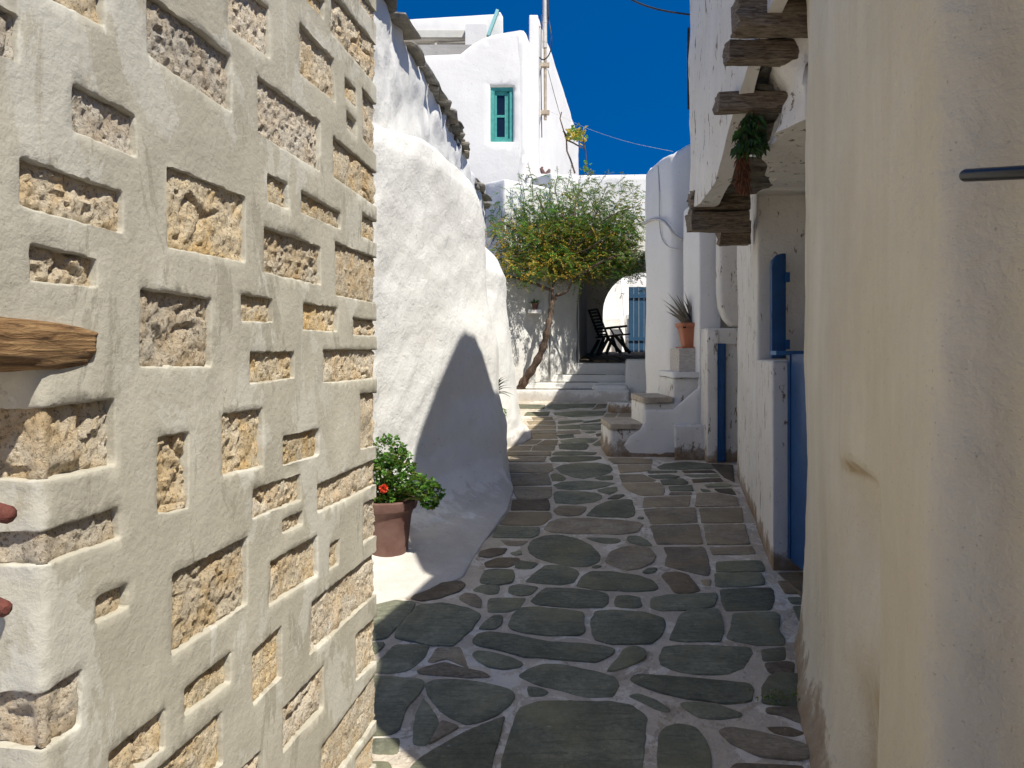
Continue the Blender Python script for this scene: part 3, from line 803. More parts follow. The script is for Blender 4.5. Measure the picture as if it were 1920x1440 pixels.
fc = [(i*(mt+1)+j, (i+1)*(mt+1)+j, (i+1)*(mt+1)+j+1, i*(mt+1)+j+1) for i in range(nt_) for j in range(mt)]
obj('timber', np.array(V), fc, M['timber'], lwall, 50)
for py_, r in ((965, .0105), (1142, .0095)):
    b = MB(); X0 = lw_xf(np.array([-.02]), np.array([EYE-(py_-HY)/F*.9]), np.array([0.0]))[0]
    e = P(14 if py_ < 1000 else 7, py_, .84); s_ = Vector((e.x-.12, e.y+.075, e.z+.004))
    b.tube([s_, s_.lerp(e, .6), e, e+(e-s_).normalized()*.006], [r*.8, r, r, r*.45], 10)
    b.build('rusty_peg', M['rust'], lwall, 50)
# ------------------------------------------------------------------ right side: near wall
nw = thing('near_cream_wall', 'nearest cream whitewashed wall with a shallow niche, along the right edge', 'wall', (1.2, 2.0, .1))
nplan = [(.66, -2.5), (.60, .2), (.655, .80), (.70, 1.02), (.78, 1.10), (.655, 1.16), (.98, 2.29), (1.222, 3.13), (1.95, 3.20), (1.95, -2.5)]
def nt_top(x, y): return float(np.interp(y, [-3, 1.04, 1.10, 1.25, 1.45, 1.6, 2.0, 3.2], [2.34, 2.36, 2.62, 2.88, 3.1, 3.4, 3.38, 3.5]))
def near_wall():
    p = fillet(np.array(nplan), .05, 6); p = resample(p, .022); n = len(p)
    if area2(p) < 0: p = p[::-1]
    t = np.roll(p, -1, 0)-np.roll(p, 1, 0); t /= np.linalg.norm(t, axis=1)[:, None]+1e-9; nr = np.stack([t[:, 1], -t[:, 0]], -1)
    zt = np.array([nt_top(x, y) for x, y in p]); zb = zg(p[:, 1])-.08; rows = []; nv = 130
    for j in range(nv+1):
        v = j/nv; z = zb+(zt-zb)*v; h = z-zg(p[:, 1])
        # foot flares towards the paving at the far end
        fl = .075*np.exp(-np.maximum(h, 0)/.10)*sstep(p[:, 1], 1.9, 2.2)*(1-.45*sstep(p[:, 1], 2.5, 3.0))*(p[:, 0] < 1.4)
        q = p+nr*fl[:, None]
        # shallow worn niche
        face = (p[:, 1] > 1.2) & (p[:, 1] < 2.2) & (p[:, 0] < 1.1)
        pxx = CX+F*q[:, 0]/np.maximum(q[:, 1], .1); pyy = HY+F*(EYE-z)/np.maximum(q[:, 1], .1)
        D_ = p[:, 1]; hz = z
        nichem = sstep(D_, 1.60, 1.645)*(1-sstep(D_, 1.80, 2.13))*(1-sstep(hz, 1.19, 1.215))*(.45+.55*sstep(hz, .75, 1.1)+.35*(1-sstep(hz, .5, .7)))*face
        q = q-nr*(.10*nichem)[:, None]
        P3 = np.stack([q[:, 0], q[:, 1], z], -1); q = q+nr*(.012*fbm(P3*np.array([1, 1, .45]), 2.6, 3, 4)+(.0015+.0025*(p[:, 1] < 1.2))*fbm(P3*np.array([1, 1, .6]), 22, 3, 2))[:, None]
        rows.append(np.c_[q, z])
    V = np.array(rows); R = len(rows)
    f = [(j*n+i, j*n+(i+1) % n, (j+1)*n+(i+1) % n, (j+1)*n+i) for j in range(R-1) for i in range(n)]
    tr = geometry.tessellate_polygon([[Vector((a[0], a[1], 0)) for a in V[-1]]]); f += [tuple((R-1)*n+k for k in t3) for t3 in tr]
    obj('plaster', V.reshape(-1, 3), f, M['cream'], nw, 75)
near_wall()
# black rod sticking out of the near wall
rod = MB(); a = P(1807, 329, 1.06); b_ = P(1960, 321, .93)
rod.tube([a, a.lerp(b_, .03), b_], [.0075, .009, .009], 20)
cp = MB(); d = (b_-a).normalized(); cp.tube([a-d*.002, a+d*.0015], [.0062, .0078], 20)
rt = thing('black_rod', 'shiny black plastic rod end sticking out before the cream wall at the right edge', 'rod', tuple(b_))
rod.build('tube', M['black'], rt, 40); cp.build('end_cap', M['black'], rt, 40)

# ------------------------------------------------------------------ right side: house with overhanging upper storey
rh = thing('overhanging_house', 'whitewashed house on the right with an overhanging upper storey above blue half doors', 'house', (1.8, 4.5, .3))
def fx(y): return .875+.061*y
top_prof = lambda x, y: float(np.interp(y, [2.1, 2.45, 2.87, 3.2, 3.45, 3.65, 3.8, 4.0, 4.2, 4.42, 5.1], [3.55, 4.15, 4.64, 4.80, 4.88, 4.93, 4.90, 4.75, 4.42, 4.03, 3.95]))
def bot_prof(x, y):
    s = float(np.interp(y, [2.2, 3.28, 3.575, 3.88, 4.10, 4.54, 5.0], [3.02, 2.90, 2.745, 2.57, 2.44, 2.40, 2.44]))
    return s
fpl = [(fx(2.15), 2.15), (fx(3.0), 3.0), (fx(4.0)-.01, 4.0), (fx(5.0), 5.0), (fx(5.0)+.12, 5.02), (fx(4.0)+.08, 4.0), (fx(3.0)+.06, 3.0), (fx(2.15)+.06, 2.15)]
mass('upper_wall', fpl, bot_prof, lambda x, y: top_prof(x, y), M['white_shade'], rh, step=.05, amp=.013, ns=2.4, er=.03, fil=.02)
# main wall below with the deep doorway; wall line base
def wx(y): return 1.38+.218*(y-3.95)
mass('wall', [(wx(4.76), 4.76), (wx(5.5), 5.5), (wx(6.2), 6.2), (3.8, 6.2), (3.8, 4.76)], .2, 3.45, M['white_shade'], rh, step=.09, amp=.010, er=.04, fil=.03, seed=3)
mass('low_wall', [(wx(3.97), 3.97), (wx(4.75), 4.755), (2.6, 4.755), (2.6, 3.97)], .15, 1.452, M['white_shade'], rh, step=.05, amp=.006, er=.02, fil=.012, seed=5)
mass('upper_body', [(fx(2.2)+.17, 2.25), (fx(5)+.21, 4.99), (3.8, 4.99), (3.8, 2.25)], 3.0, lambda x, y: top_prof(x, y)-.03, M['white_far'], rh, step=.3, amp=0, er=.02, fil=0)
mass('rear_body', [(1.95, 3.22), (1.95, 4.74), (3.8, 4.74), (3.8, 3.22)], .1, 3.0, M['grey_plaster'], rh, step=.3, amp=0, er=.02, fil=0)
mass('lintel', [(1.24, 3.20), (1.27, 3.60), (1.45, 4.25), (1.62, 4.78), (2.05, 4.78), (1.98, 3.30)], lambda x, y: float(np.interp(y, [3.3, 3.9, 4.8], [2.52, 2.47, 2.50])), 3.02, M['white_shade'], rh, step=.05, amp=.075, ns=5.5, er=.06, fil=.04, seed=9)
# slates laid over the beams between face and wall
for i in range(16):
    y = 3.12+i*.115; zb = bot_prof(0, y)+.09+random.uniform(0, .02); b = MB()
    x0 = fx(y)+.09; x1 = min(fx(y)+.42, wx(max(y, 3.9))+.1)
    v = []; n = 7
    for q in (0, 1):
        for k in range(n): v.append((x0+(x1-x0)*k/(n-1), y-.07+random.uniform(-.015, .01)+q*.135, zb+random.uniform(-.006, .006)))
    v2 = [(a, c, d_+.022+random.uniform(0, .01)) for a, c, d_ in v]
    N_ = len(v); f = []
    for k in range(n-1):
        f += [(k, n+k, n+k+1, k+1), (N_+k, N_+k+1, N_+n+k+1, N_+n+k), (k, k+1, N_+k+1, N_+k), (n+k+1, n+k, N_+n+k, N_+n+k+1)]
    f += [(0, N_, N_+n, n), (n-1, 2*n-1, N_+2*n-1, N_+n-1)]
    b.add(v+v2, f); b.build('slate', M['slate_roof'], rh, 30)
# soffit boards of plaster close the storey above
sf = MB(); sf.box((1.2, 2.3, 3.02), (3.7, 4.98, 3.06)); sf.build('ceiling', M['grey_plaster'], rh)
def beam(x0, x1, y, z0, z1, dy, nm='beam', parent=rh, yaw=0.0, seed=0, rough=.007, mat='beam'):
    nL = 26; ring = []
    hz = (z1-z0)/2; prof = []
    for sx, sz in ((-1,-1),(0,-1),(1,-1),(1,0),(1,1),(0,1),(-1,1),(-1,0)): prof.append((sx*dy/2, sz*hz))
    prof = fillet(np.array(prof), min(dy, hz)*.15, 2); prof = resample(prof, .012); n = len(prof); V = []
    for i in range(nL+1):
        x = x0+(x1-x0)*i/nL; q = np.c_[np.full(n, x), y+prof[:, 0]+(x-x0)*yaw, (z0+z1)/2+prof[:, 1]]
        nd = fbm(q*np.array([2, 9, 9]), 2.2, 4, seed)
        cen = q.copy(); cen[:, 1] = y+(x-x0)*yaw; cen[:, 2] = (z0+z1)/2; dr = q-cen; dr /= np.linalg.norm(dr, axis=1)[:, None]
        q = q+dr*(rough*nd)[:, None]; 
        if i == 0: q[:, 0] += rough*1.5*fbm(q, 30, 2, seed)
        V.append(q)
    V = np.concatenate(V); f = [(j*n+i, (j+1)*n+i, (j+1)*n+(i+1) % n, j*n+(i+1) % n) for j in range(nL) for i in range(n)]
    f += [tuple(range(n)), tuple(nL*n+k for k in range(n-1, -1, -1))]
    return obj(nm, V, f, M[mat], parent, 55)
def pxbeam(xl, xr, yt, yb, D, dy, **k):
    a = P(xl, yt, D); b = P(xr, yb, D); beam(a.x, b.x+.12, D+dy/2, b.z, a.z, dy, **k)
pxbeam(1386, 1483, -4, 52, 3.12, .12, seed=1, rough=.012)
pxbeam(1369, 1457, 72, 110, 3.3, .10, seed=2)
pxbeam(1348, 1436, 172, 206, 3.60, .09, seed=3, yaw=-.10)
pxbeam(1300, 1372, 357, 392, 4.72, .14, seed=4, rough=.014)
pxbeam(1297, 1370, 396, 430, 4.70, .15, seed=5, rough=.010)
pxbeam(1352, 1374, 415, 458, 4.9, .10, seed=6, rough=.012)
# half doors
def half_door(name, label, xf, D0, D1, z0, z1, th, light_top=True):
    d = thing(name, label, 'door', (xf, D0, z0))
    b = MB(); n = 3
    wdt = (D0-D1)/n
    for i in range(n):
        b2 = MB(); b2.box((xf+.007*(i % 2), D1+i*wdt+.004, z0), (xf+th-.01, D1+(i+1)*wdt-.004, z1)); b2.build('board', M['blue'], d)
    e = MB(); e.box((xf-.006, D0-.001, z0+.01), (xf+th*.45, D0+.03, z1)); e.box((xf+th*.5, D0+.004, z0+.01), (xf+th, D0+.024, z1-.004)); e.build('edge_frame', M['blue'], d)
    if light_top:
        t = MB(); a = P(1443, 662, 4.03); t.box((a.x, 3.93, z1-.006), (xf+th, 4.02, z1+.016)); t.build('top_rail', M['blue_light'], d)
    return d
a = P(1480, 1075, 3.95); b_ = P(1507, 1075, 3.95)
half_door('half_door', 'tall blue lower half door standing beside the nearest cream wall', a.x, 3.93, 3.15, .40, 1.49, b_.x-a.x)
# upper leaf, folded against the reveal
ul = thing('upper_door_leaf', 'blue upper door leaf with rounded corner, open against the grey doorway wall', 'door', tuple(P(1462, 672, 4.6)))
o1 = [(1447, 672), (1447, 500), (1449, 488), (1457, 478), (1466, 475), (1474, 475), (1474, 672)]
D_ = 4.66
panel('leaf', pxpoly(o1, D_), front_xf(D_), .035, M['blue'], ul, step=.05, amp=.0005, er=.004)
for yy in (520, 646):
    b = MB(); q = P(1472, yy-9, D_-.002); r = P(1479, yy+9, D_-.002); b.box((q.x, D_-.022, r.z), (r.x, D_+.01, q.z)); b.build('hinge', M['blue'], ul)
# threshold / floor inside doorway
b = MB(); b.box((1.40, 3.2, .20), (2.6, 3.96, .335)); b.build('threshold', M['slate_dark'], rh)
# hanging herb bunches
def bunch(name, label, top, length, wid, mats, n, leafL, leafW, cat='herbs', spread=.5, down=1.0):
    t = thing(name, label, cat, tuple(top)); st = MB(); lf = MB()
    top = Vector(top)
    for i in range(14):
        a = random.uniform(0, 6.28); r = wid*random.uniform(.2, 1)
        e = top+Vector((math.cos(a)*r, math.sin(a)*r*.7, -length*random.uniform(.6, 1.0)))
        st.tube([top, top.lerp(e, .4)+Vector((math.cos(a)*r*.35, 0, 0)), e], [.003, .002, .0015], 5)
    for i in range(n):
        a = random.uniform(0, 6.28); f = random.uniform(.08, 1.0); r = wid*(f**.5)*random.uniform(.2, 1)
        p = top+Vector((math.cos(a)*r, math.sin(a)*r*.7, -length*f))
        d = Vector((math.cos(a)*spread+random.uniform(-.4, .4), math.sin(a)*spread+random.uniform(-.4, .4), -down+random.uniform(-.3, .3)))
        lf.leaf(p, d, (random.uniform(-1, 1), random.uniform(-1, 1), .4), leafL*random.uniform(.6, 1.2), leafW*random.uniform(.7, 1.2), random.choice(range(len(mats))))
    st.build('stems', M['dry'], t, 40); o = lf.build('leaves', mats, t); return t
bunch('herb_bunch', 'fresh dark green leafy bunch hanging under the third beam', P(1408, 205, 3.62), .19, .085, [M['leaf_d'], M['leaf_d'], M['leaf_b']], 330, .055, .026)
bunch('herb_bunch', 'dried red brown herb bunch hanging below the green leaves', P(1392, 235, 3.70), .31, .042, [M['dry']], 420, .045, .010, spread=.15)

# ------------------------------------------------------------------ passage between overhanging house and stair: pale walls, second half door
pw = thing('pale_side_wall', 'pale blue-grey wall strips behind the lowest beam, above the second half door', 'wall', (1.9, 6.8, .4))
mass('wall', [(P(1311, 0, 6.95).x, 6.95), (P(1352, 0, 6.95).x, 6.93), (P(1352, 0, 6.95).x, 7.6), (P(1311, 0, 6.95).x, 7.6)], .3, 2.95, M['white_far'], pw, step=.1, amp=.004, er=.03, fil=.02)
crv = [(1350, 420), (1349, 470), (1349, 540), (1352, 575), (1360, 597), (1373, 612), (1420, 614), (1420, 420)]
panel('curved_lip', pxpoly(crv, 6.72), front_xf(6.72), .12, M['white_shade'], pw, step=.06, amp=.006, er=.03)
mass('low_wall', [(P(1325, 0, 6.70).x, 6.68), (P(1346, 0, 6.68).x, 6.67), (P(1346, 0, 6.7).x, 6.92), (P(1325, 0, 6.70).x, 6.92)], .4, P(0, 618, 6.7).z, M['white_shade'], pw, step=.06, amp=.006, er=.02, fil=.015)
mass('low_wall', [(P(1361, 0, 6.70).x, 6.72), (2.6, 6.72), (2.6, 6.92), (P(1361, 0, 6.70).x, 6.92)], .4, P(0, 618, 6.7).z, M['white_shade'], pw, step=.06, amp=.006, er=.02, fil=.015)
mass('lintel', [(P(1325, 0, 6.70).x+.001, 6.69), (2.59, 6.70), (2.59, 6.9), (P(1325, 0, 6.70).x+.001, 6.9)], P(0, 645, 6.7).z, P(0, 615, 6.7).z, M['white_shade'], pw, step=.06, amp=.004, er=.015, fil=.01)
d2 = thing('half_door', 'narrow blue half door edge-on below the pale wall beside the stair', 'door', tuple(P(1355, 868, 6.68)))
b = MB(); a = P(1346, 644, 6.66); c_ = P(1361, 866, 6.66); b.box((a.x, 6.665, c_.z), (c_.x, 6.90, a.z)); b.build('leaf', M['blue'], d2)
b = MB(); b.box((a.x+.012, 6.650, c_.z+.01), (a.x+.05, 6.664, a.z-.01)); b.build('edge_moulding', M['blue'], d2)

# ------------------------------------------------------------------ pillar house beyond the outdoor stair
ph = thing('low_parapet_house', 'low whitewashed house with a sloping parapet behind the outdoor stair', 'house', (1.8, 8, .6))
ptop = lambda x, y: float(np.interp(x, [1.3, 1.43, 1.50, 1.58, 1.66, 1.74, 1.84, 2.0], [3.42, 3.44, 3.52, 3.57, 3.56, 3.60, 3.67, 3.70]))
mass('front_wall', [(P(1207, 0, 8.35).x, 8.35), (P(1258, 0, 7.72).x, 7.72), (3.6, 7.72), (3.6, 8.35)], .4, ptop, M['white_far'], ph, step=.08, amp=.012, er=.05, fil=.07,
     batter=lambda x, y, h: .0)
mass('unseen_body', [(1.62, 8.36), (2.45, 12.3), (4.6, 12.3), (4.6, 8.36)], .4, 3.62, M['white_far'], ph, step=.2, amp=.01, er=.05)
mass('unseen_body', [(1.40, 5.2), (1.78, 7.3), (1.86, 7.68), (3.8, 7.68), (3.8, 5.2)], 3.05, 3.9, M['white_far'], ph, step=.2, amp=.01, er=.05)  # unseen block added to throw shade on the lane
mass('unseen_body', [(2.25, 6.3), (2.25, 7.71), (3.8, 7.71), (3.8, 6.3)], .4, 3.66, M['white_far'], ph, step=.2, amp=.01, er=.05)
# wall mounted junk: bracket
b = MB(); q = P(1302, 488, 7.66); b.box((q.x-.03, 7.62, q.z-.02), (q.x+.02, 7.70, q.z+.02)); b.bar((q.x-.05, 7.6, q.z+.1), (q.x+.06, 7.66, q.z+.085), .02, .015); b.build('rusty_bracket', M['pipe_old'], ph)
def cable(name, label, pts, r, mat, cat='cable'):
    p = np.array([tuple(P(*q)) for q in pts])
    for _ in range(3):
        a_ = p[:-1]*.75+p[1:]*.25; b2 = p[:-1]*.25+p[1:]*.75; p = np.concatenate([[p[0]], np.stack([a_, b2], 1).reshape(-1, 3), [p[-1]]])
    m = MB(); m.tube([Vector(q) for q in p], r, 6); return tag(m.build(name, M[mat], None, 60), label, cat)
cable('cable', 'thick whitewashed cable curving over the parapet house wall', [(1204, 420, 8.34), (1225, 410, 8.1), (1243, 412, 7.8), (1255, 425, 7.68), (1265, 443, 7.64), (1285, 452, 7.64), (1313, 455, 7.62)], .014, 'cable_white')
cable('cable', 'thin cable hanging down the parapet house from its top edge', [(1234, 310, 8.0), (1236, 350, 7.97), (1236, 400, 7.96), (1238, 440, 7.94), (1248, 462, 7.78), (1280, 470, 7.64), (1300, 468, 7.63)], .006, 'cable_white')

# ------------------------------------------------------------------ outdoor stair at the right
stp = thing('outdoor_stair', 'short whitewashed stair with stone treads rising right below the planter', 'stair', (1.4, 7.3, .5))
def xs(px, D=6.98): return P(px, 0, D).x
steps = [(1144, 795, 1206), (1206, 745, 1262), (1262, 698, 1420)]
for i, (xl, yt, xr) in enumerate(steps):
    zt = EYE-(yt-HY)/F*6.98
    mass('step', [(xs(xl), 6.98+.012*i), (xs(1420)-.01*i, 6.98+.012*i), (xs(1420)-.01*i, 7.70-.003*i), (xs(xl)+.0, 7.70-.003*i)], .35, zt-.05, M['white_chip'], stp, step=.07, amp=.012, ns=4, er=.03, fil=.04, seed=i*3+1,
         batter=lambda x, y, h: .05*math.exp(-max(h-.17, 0)/.06))
    b = MB(); p_ = fillet([(xs(xl)-.008, 6.965), (xs(xr)+.0, 6.965), (xs(xr)+.0, 7.70), (xs(xl)-.008, 7.70)], .04, 3); p_ = resample(p_, .05)
    n = len(p_); V = [(x, y, zt-.055+.01*random.random()) for x, y in p_]+[(x+.004, y, zt) for x, y in p_]
    b.add(V, [(k, (k+1) % n, n+(k+1) % n, n+k) for k in range(n)]+[tuple(range(n, 2*n))]+[tuple(range(n-1, -1, -1))]); b.build('tread', simple('worn_tread_stone', (.50, .42, .32), .9, .35, 14, .5) if i < 2 else M['white'], stp, 40)
mass('base_block', [(xs(1256), 6.80), (xs(1326), 6.80), (xs(1326), 6.985), (xs(1268), 6.985)], .4, P(0, 797, 6.8).z, M['white_chip'], stp, step=.05, amp=.01, ns=5, er=.025, fil=.03)
# smooth plaster apron over the stair side
ap = [(1170, 835), (1182, 818), (1200, 806), (1209, 790), (1209, 768), (1262, 768), (1300, 735), (1330, 712), (1420, 700), (1420, 852), (1200, 854), (1180, 850)]
panel('plaster_apron', pxpoly(ap, 6.955), front_xf(6.955), .02, M['white_far'], stp, step=.06, amp=.006, er=.012, back=False)
ped = thing('white_wooden_box', 'chipped white wooden box carrying the orange planter on the stair', 'box', tuple(P(1292, 697, 7.2)))
mass('box', [(xs(1273, 7.1), 7.1), (xs(1345, 7.1), 7.1), (xs(1345, 7.1), 7.5), (xs(1273, 7.1), 7.5)], P(0, 697, 7.1).z-.03, P(0, 653, 7.1).z, M['white_paint'], ped, step=.04, amp=.004, ns=9, er=.008, fil=.008)
# planter with aloe
pl = thing('orange_planter', 'ribbed orange plastic planter on the white box, holding spiky aloe', 'planter', tuple(P(1300, 652, 7.3)))
b = MB(); zB = P(0, 651, 7.25).z; zT = P(0, 606, 7.25).z; x0, x1 = xs(1277, 7.2), xs(1345, 7.2); y0, y1 = 7.14, 7.42
n = 60; V = []
for z, ins in ((zB, .035), (zT-.035, 0), (zT-.035, -.018), (zT, -.02), (zT, .0), (zT-.04, .012)):
    for k in range(n):
        a = 2*math.pi*k/n; c = math.cos(a); s = math.sin(a); e = .35
        sx = math.copysign(abs(c)**e, c); sy = math.copysign(abs(s)**e, s); rb = .003*(k % 2) if ins in (.035, 0) else 0
        V.append(((x0+x1)/2+sx*((x1-x0)/2-ins-rb), (y0+y1)/2+sy*((y1-y0)/2-ins-rb), z))
f = [(j*n+k, j*n+(k+1) % n, (j+1)*n+(k+1) % n, (j+1)*n+k) for j in range(5) for k in range(n)]+[tuple(range(n-1, -1, -1))]
b.add(V, f); b.build('pot', M['terracotta_orange'], pl, 35)
b = MB(); b.box((x0+.01, y0+.01, zT-.05), (x1-.01, y1-.01, zT-.03)); b.build('soil', M['soil'], pl)
b = MB(); b.box((x0-.0, y0-.01, zB-.012), (x1, y1+.01, zB+.004)); b.build('saucer', M['terracotta_orange'], pl)
al = thing('aloe_plant', 'spiky grey-mauve aloe in the orange planter', 'plant', ((x0+x1)/2-.02, 7.28, zT-.03))
def blade(mb, base, tip, w, bend, m=0, seg=7, thick=.4):
    base = Vector(base); tip = Vector(tip); d = tip-base; side = d.cross(Vector((0, 0, 1))); side = side.normalized() if side.length > 1e-4 else Vector((1, 0, 0)); up = side.cross(d).normalized()
    V = []
    for i in range(seg+1):
        t = i/seg; c = base+d*t+up*bend*math.sin(t*math.pi)*d.length; ww = w*(1-t**1.6)+.001
        V += [c-side*ww/2+up*ww*.12, c-up*ww*thick/2, c+side*ww/2+up*ww*.12, c+up*ww*.02]
    f = []
    for i in range(seg):
        for k in range(4): f.append((i*4+k, i*4+(k+1) % 4, (i+1)*4+(k+1) % 4, (i+1)*4+k))
    mb.add(V, f, m)
cx0, cz0 = (x0+x1)/2-.03, zT-.03
tips = [(1240, 560), (1251, 548), (1262, 556), (1270, 575), (1247, 583), (1256, 570), (1275, 556), (1283, 545), (1288, 560), (1294, 548), (1300, 555), (1306, 540), (1309, 562), (1279, 570), (1297, 570), (1266, 588), (1318, 550), (1325, 560), (1285, 552), (1303, 563), (1290, 575), (1272, 590), (1312, 575), (1258, 590), (1245, 570), (1254, 580), (1264, 566), (1268, 552), (1276, 578), (1282, 562)]
for i, (tx, ty) in enumerate(tips):
    dd = 7.28+random.uniform(-.14, .14); tp = P(tx, ty, dd); b = MB()
    blade(b, (cx0+(tp.x-cx0)*.25+random.uniform(-.02, .02), 7.28+(dd-7.28)*.3, cz0), tp, random.uniform(.05, .075), random.uniform(.02, .10)); b.build('leaf', M['aloe'], al, 60)
# low curb by the far steps
mass('curb', [(P(1143, 0, 9.7).x, 9.72), (P(1215, 0, 9.7).x, 9.72), (P(1215, 0, 9.7).x, 9.95), (P(1143, 0, 9.7).x, 9.95)], .6, P(0, 756, 9.7).z, M['white_chip'], stp, step=.08, amp=.01, er=.02)
# ------------------------------------------------------------------ left house: buttresses, long wall with projecting slates
lh = thing('slate_edged_house', 'long whitewashed house on the left with rough buttresses and projecting slates', 'house', (-.8, 6, .5))
def sec(pts, z): return [(x, y, z) for x, y in pts]
foot = [G(640, 1175), G(700, 1137), G(760, 1122), G(810, 1108), G(868, 1085), G(898, 1035), G(925, 995), G(950, 960), G(961, 930), G(958, 895), G(950, 865), G(946, 848)]
foot = [(v.x, v.y) for v in foot]
def at(px, D): return ((px-CX)/F*D, D)
w0 = [(-1.3, 4.12), at(700, 4.42), at(740, 4.66), at(800, 5.02), at(850, 5.30), at(890, 5.52), at(925, 5.72), at(944, 5.92), at(950, 6.15), at(949, 6.4), at(944, 6.8), at(938, 7.3)]
w1 = [(-1.35, 4.10), at(698, 4.34), at(740, 4.60), at(800, 5.00), at(848, 5.34), at(880, 5.58), at(912, 5.80), at(931, 5.98), at(936, 6.2), at(934, 6.5), at(926, 6.9), at(918, 7.3)]
w2 = [(-1.30, 4.06), at(698, 4.26), at(740, 4.56), at(800, 4.98), at(840, 5.30), at(872, 5.62), at(894, 5.82), at(909, 6.02), at(913, 6.2), at(908, 6.5), at(897, 6.9), at(885, 7.3)]
w3 = [(-1.25, 4.02), at(697, 4.22), at(742, 4.50), at(798, 4.88), at(838, 5.22), at(868, 5.60), at(890, 5.80), at(904, 6.00), at(908, 6.2), at(897, 6.5), at(885, 6.9), at(870, 7.3)]
def zf(y, h): return float(zg(y))+h
secs = [[(x, y, zf(y, -.05)) for x, y in foot], [(x, y, zf(y, .012)) for x, y in foot]]
def lerp2(a, b, t): return [(p[0]*(1-t)+q[0]*t, p[1]*(1-t)+q[1]*t) for p, q in zip(a, b)]
for t, h in ((.35, .035), (.62, .07), (.82, .14), (.94, .26), (1.0, .42)): secs.append([(x, y, zf(y, h)) for x, y in lerp2(foot, w0, t)])
secs += [sec(w1, 1.15), sec(w1, 1.5), sec(w2, 1.95), sec(w2, 2.25)]
def topz(px): return float(np.interp(px, [690, 706, 760, 820, 860, 885, 900], [2.82, 2.81, 2.82, 2.76, 2.73, 2.62, 2.45]))
tz = [2.84]+[2.84, 2.86, 2.90, 2.90, 2.90, 2.85, 2.72, 2.56, 2.44, 2.35, 2.28]
secs.append([(x, y, 2.25+(z-2.25)*.75) for (x, y), z in zip(w3, tz)])
back = [(x-.02, y+.03) for x, y in w3]
secs.append([(x-.03, y+.03, z-.01) for (x, y), z in zip(w3, tz)])
secs.append([(x-.10, y+.10, z+.02) for (x, y), z in zip(w3, tz)])
secs.append([(x-.45, y+.35, z+.03) for (x, y), z in zip(w3, tz)])
loft('buttress', secs, M['white'], lh, nu=150, nv=170, amp=.014, ns=3.2, seed=1)
# second buttress
f2 = [(v.x, v.y) for v in (G(900, 850), G(945, 842), G(962, 838), G(985, 832), G(998, 822), G(996, 812), G(985, 800), G(978, 790), G(974, 775), G(960, 770))]
b0_ = [at(880, 6.9), at(930, 7.2), at(944, 7.35), at(957, 7.5), at(967, 7.65), at(972, 7.85), at(972, 8.1), at(971, 8.5), at(968, 9.2), at(958, 10.0)]
b1_ = [at(880, 6.95), at(925, 7.25), at(940, 7.4), at(951, 7.55), at(958, 7.7), at(961, 7.9), at(961, 8.15), at(960, 8.5), at(955, 9.2), at(945, 10.0)]
b2_ = [at(880, 7.0), at(915, 7.3), at(928, 7.45), at(939, 7.6), at(945, 7.75), at(948, 7.95), at(947, 8.2), at(945, 8.5), at(938, 9.2), at(925, 10.0)]
b3_ = [at(878, 7.05), at(900, 7.35), at(912, 7.5), at(925, 7.65), at(934, 7.8), at(940, 8.0), at(941, 8.2), at(938, 8.5), at(930, 9.2), at(916, 10.0)]
s2 = [[(x, y, zf(y, -.05)) for x, y in f2], [(x, y, zf(y, .02)) for x, y in f2]]
for t, h in ((.45, .07), (.8, .16), (1.0, .30)): s2.append([(x, y, zf(y, h)) for x, y in lerp2(f2, b0_, t)])
s2 += [sec(b1_, 1.45), sec(b2_, 2.05), sec(b2_, 2.3)]
t2 = [2.62, 2.62, 2.60, 2.56, 2.50, 2.44, 2.42, 2.4, 2.4, 2.4]
s2.append([(x, y, z-.04) for (x, y), z in zip(b3_, t2)]); s2.append([(x-.05, y+.02, z) for (x, y), z in zip(b3_, t2)]); s2.append([(x-.5, y+.1, z+.02) for (x, y), z in zip(b3_, t2)])
loft('buttress', s2, M['white'], lh, nu=80, nv=120, amp=.018, ns=3, seed=2)
# long wall behind, top at the slates
def hx(D): return -1.16+.08*D
def htop(x, y): return float(np.interp(y, [3.5, 4.4, 6.4, 7.5, 8.3, 8.7, 9.3, 9.9], [3.72, 3.70, 3.70, 3.70, 3.66, 3.62, 3.60, 3.52]))
rt_ = mass('wall', [(hx(3.2), 3.2), (hx(6), 6.0), (hx(10.05), 10.05), (hx(10.05)-1.6, 10.05), (hx(3.2)-1.6, 3.2)], .3, htop, M['white'], lh, step=.055, amp=.028, ns=4.5, er=.05, fil=.05, seed=6)
# projecting slates
def slab_slate(parent, c, size, thick, yaw, roll, pitch=0.0, name='slate'):
    n = random.randint(9, 12); pts = []
    for k in range(n):
        a = 2*math.pi*k/n; e = .32; cx_ = math.copysign(abs(math.cos(a))**e, math.cos(a)); sy_ = math.copysign(abs(math.sin(a))**e, math.sin(a))
        r = random.uniform(.86, 1.08); pts.append((cx_*size[0]/2*r, sy_*size[1]/2*r))
    V = []
    for lvl, (h, ins) in enumerate(((0, 1.0), (thick*.45, 1.03), (thick, .94))):
        for x, y in pts: V.append(Vector((x*ins, y*ins, h+random.uniform(-.1, .1)*thick)))
    from mathutils import Euler
    Rm = Euler((pitch, roll, yaw)).to_matrix(); V = [Rm @ v+Vector(c) for v in V]
    f = [(j*n+k, j*n+(k+1) % n, (j+1)*n+(k+1) % n, (j+1)*n+k) for j in range(2) for k in range(n)]+[tuple(range(n-1, -1, -1)), tuple(2*n+k for k in range(n))]
    obj(name, V, f, M['slate_roof'], parent, 30)
D = 4.0
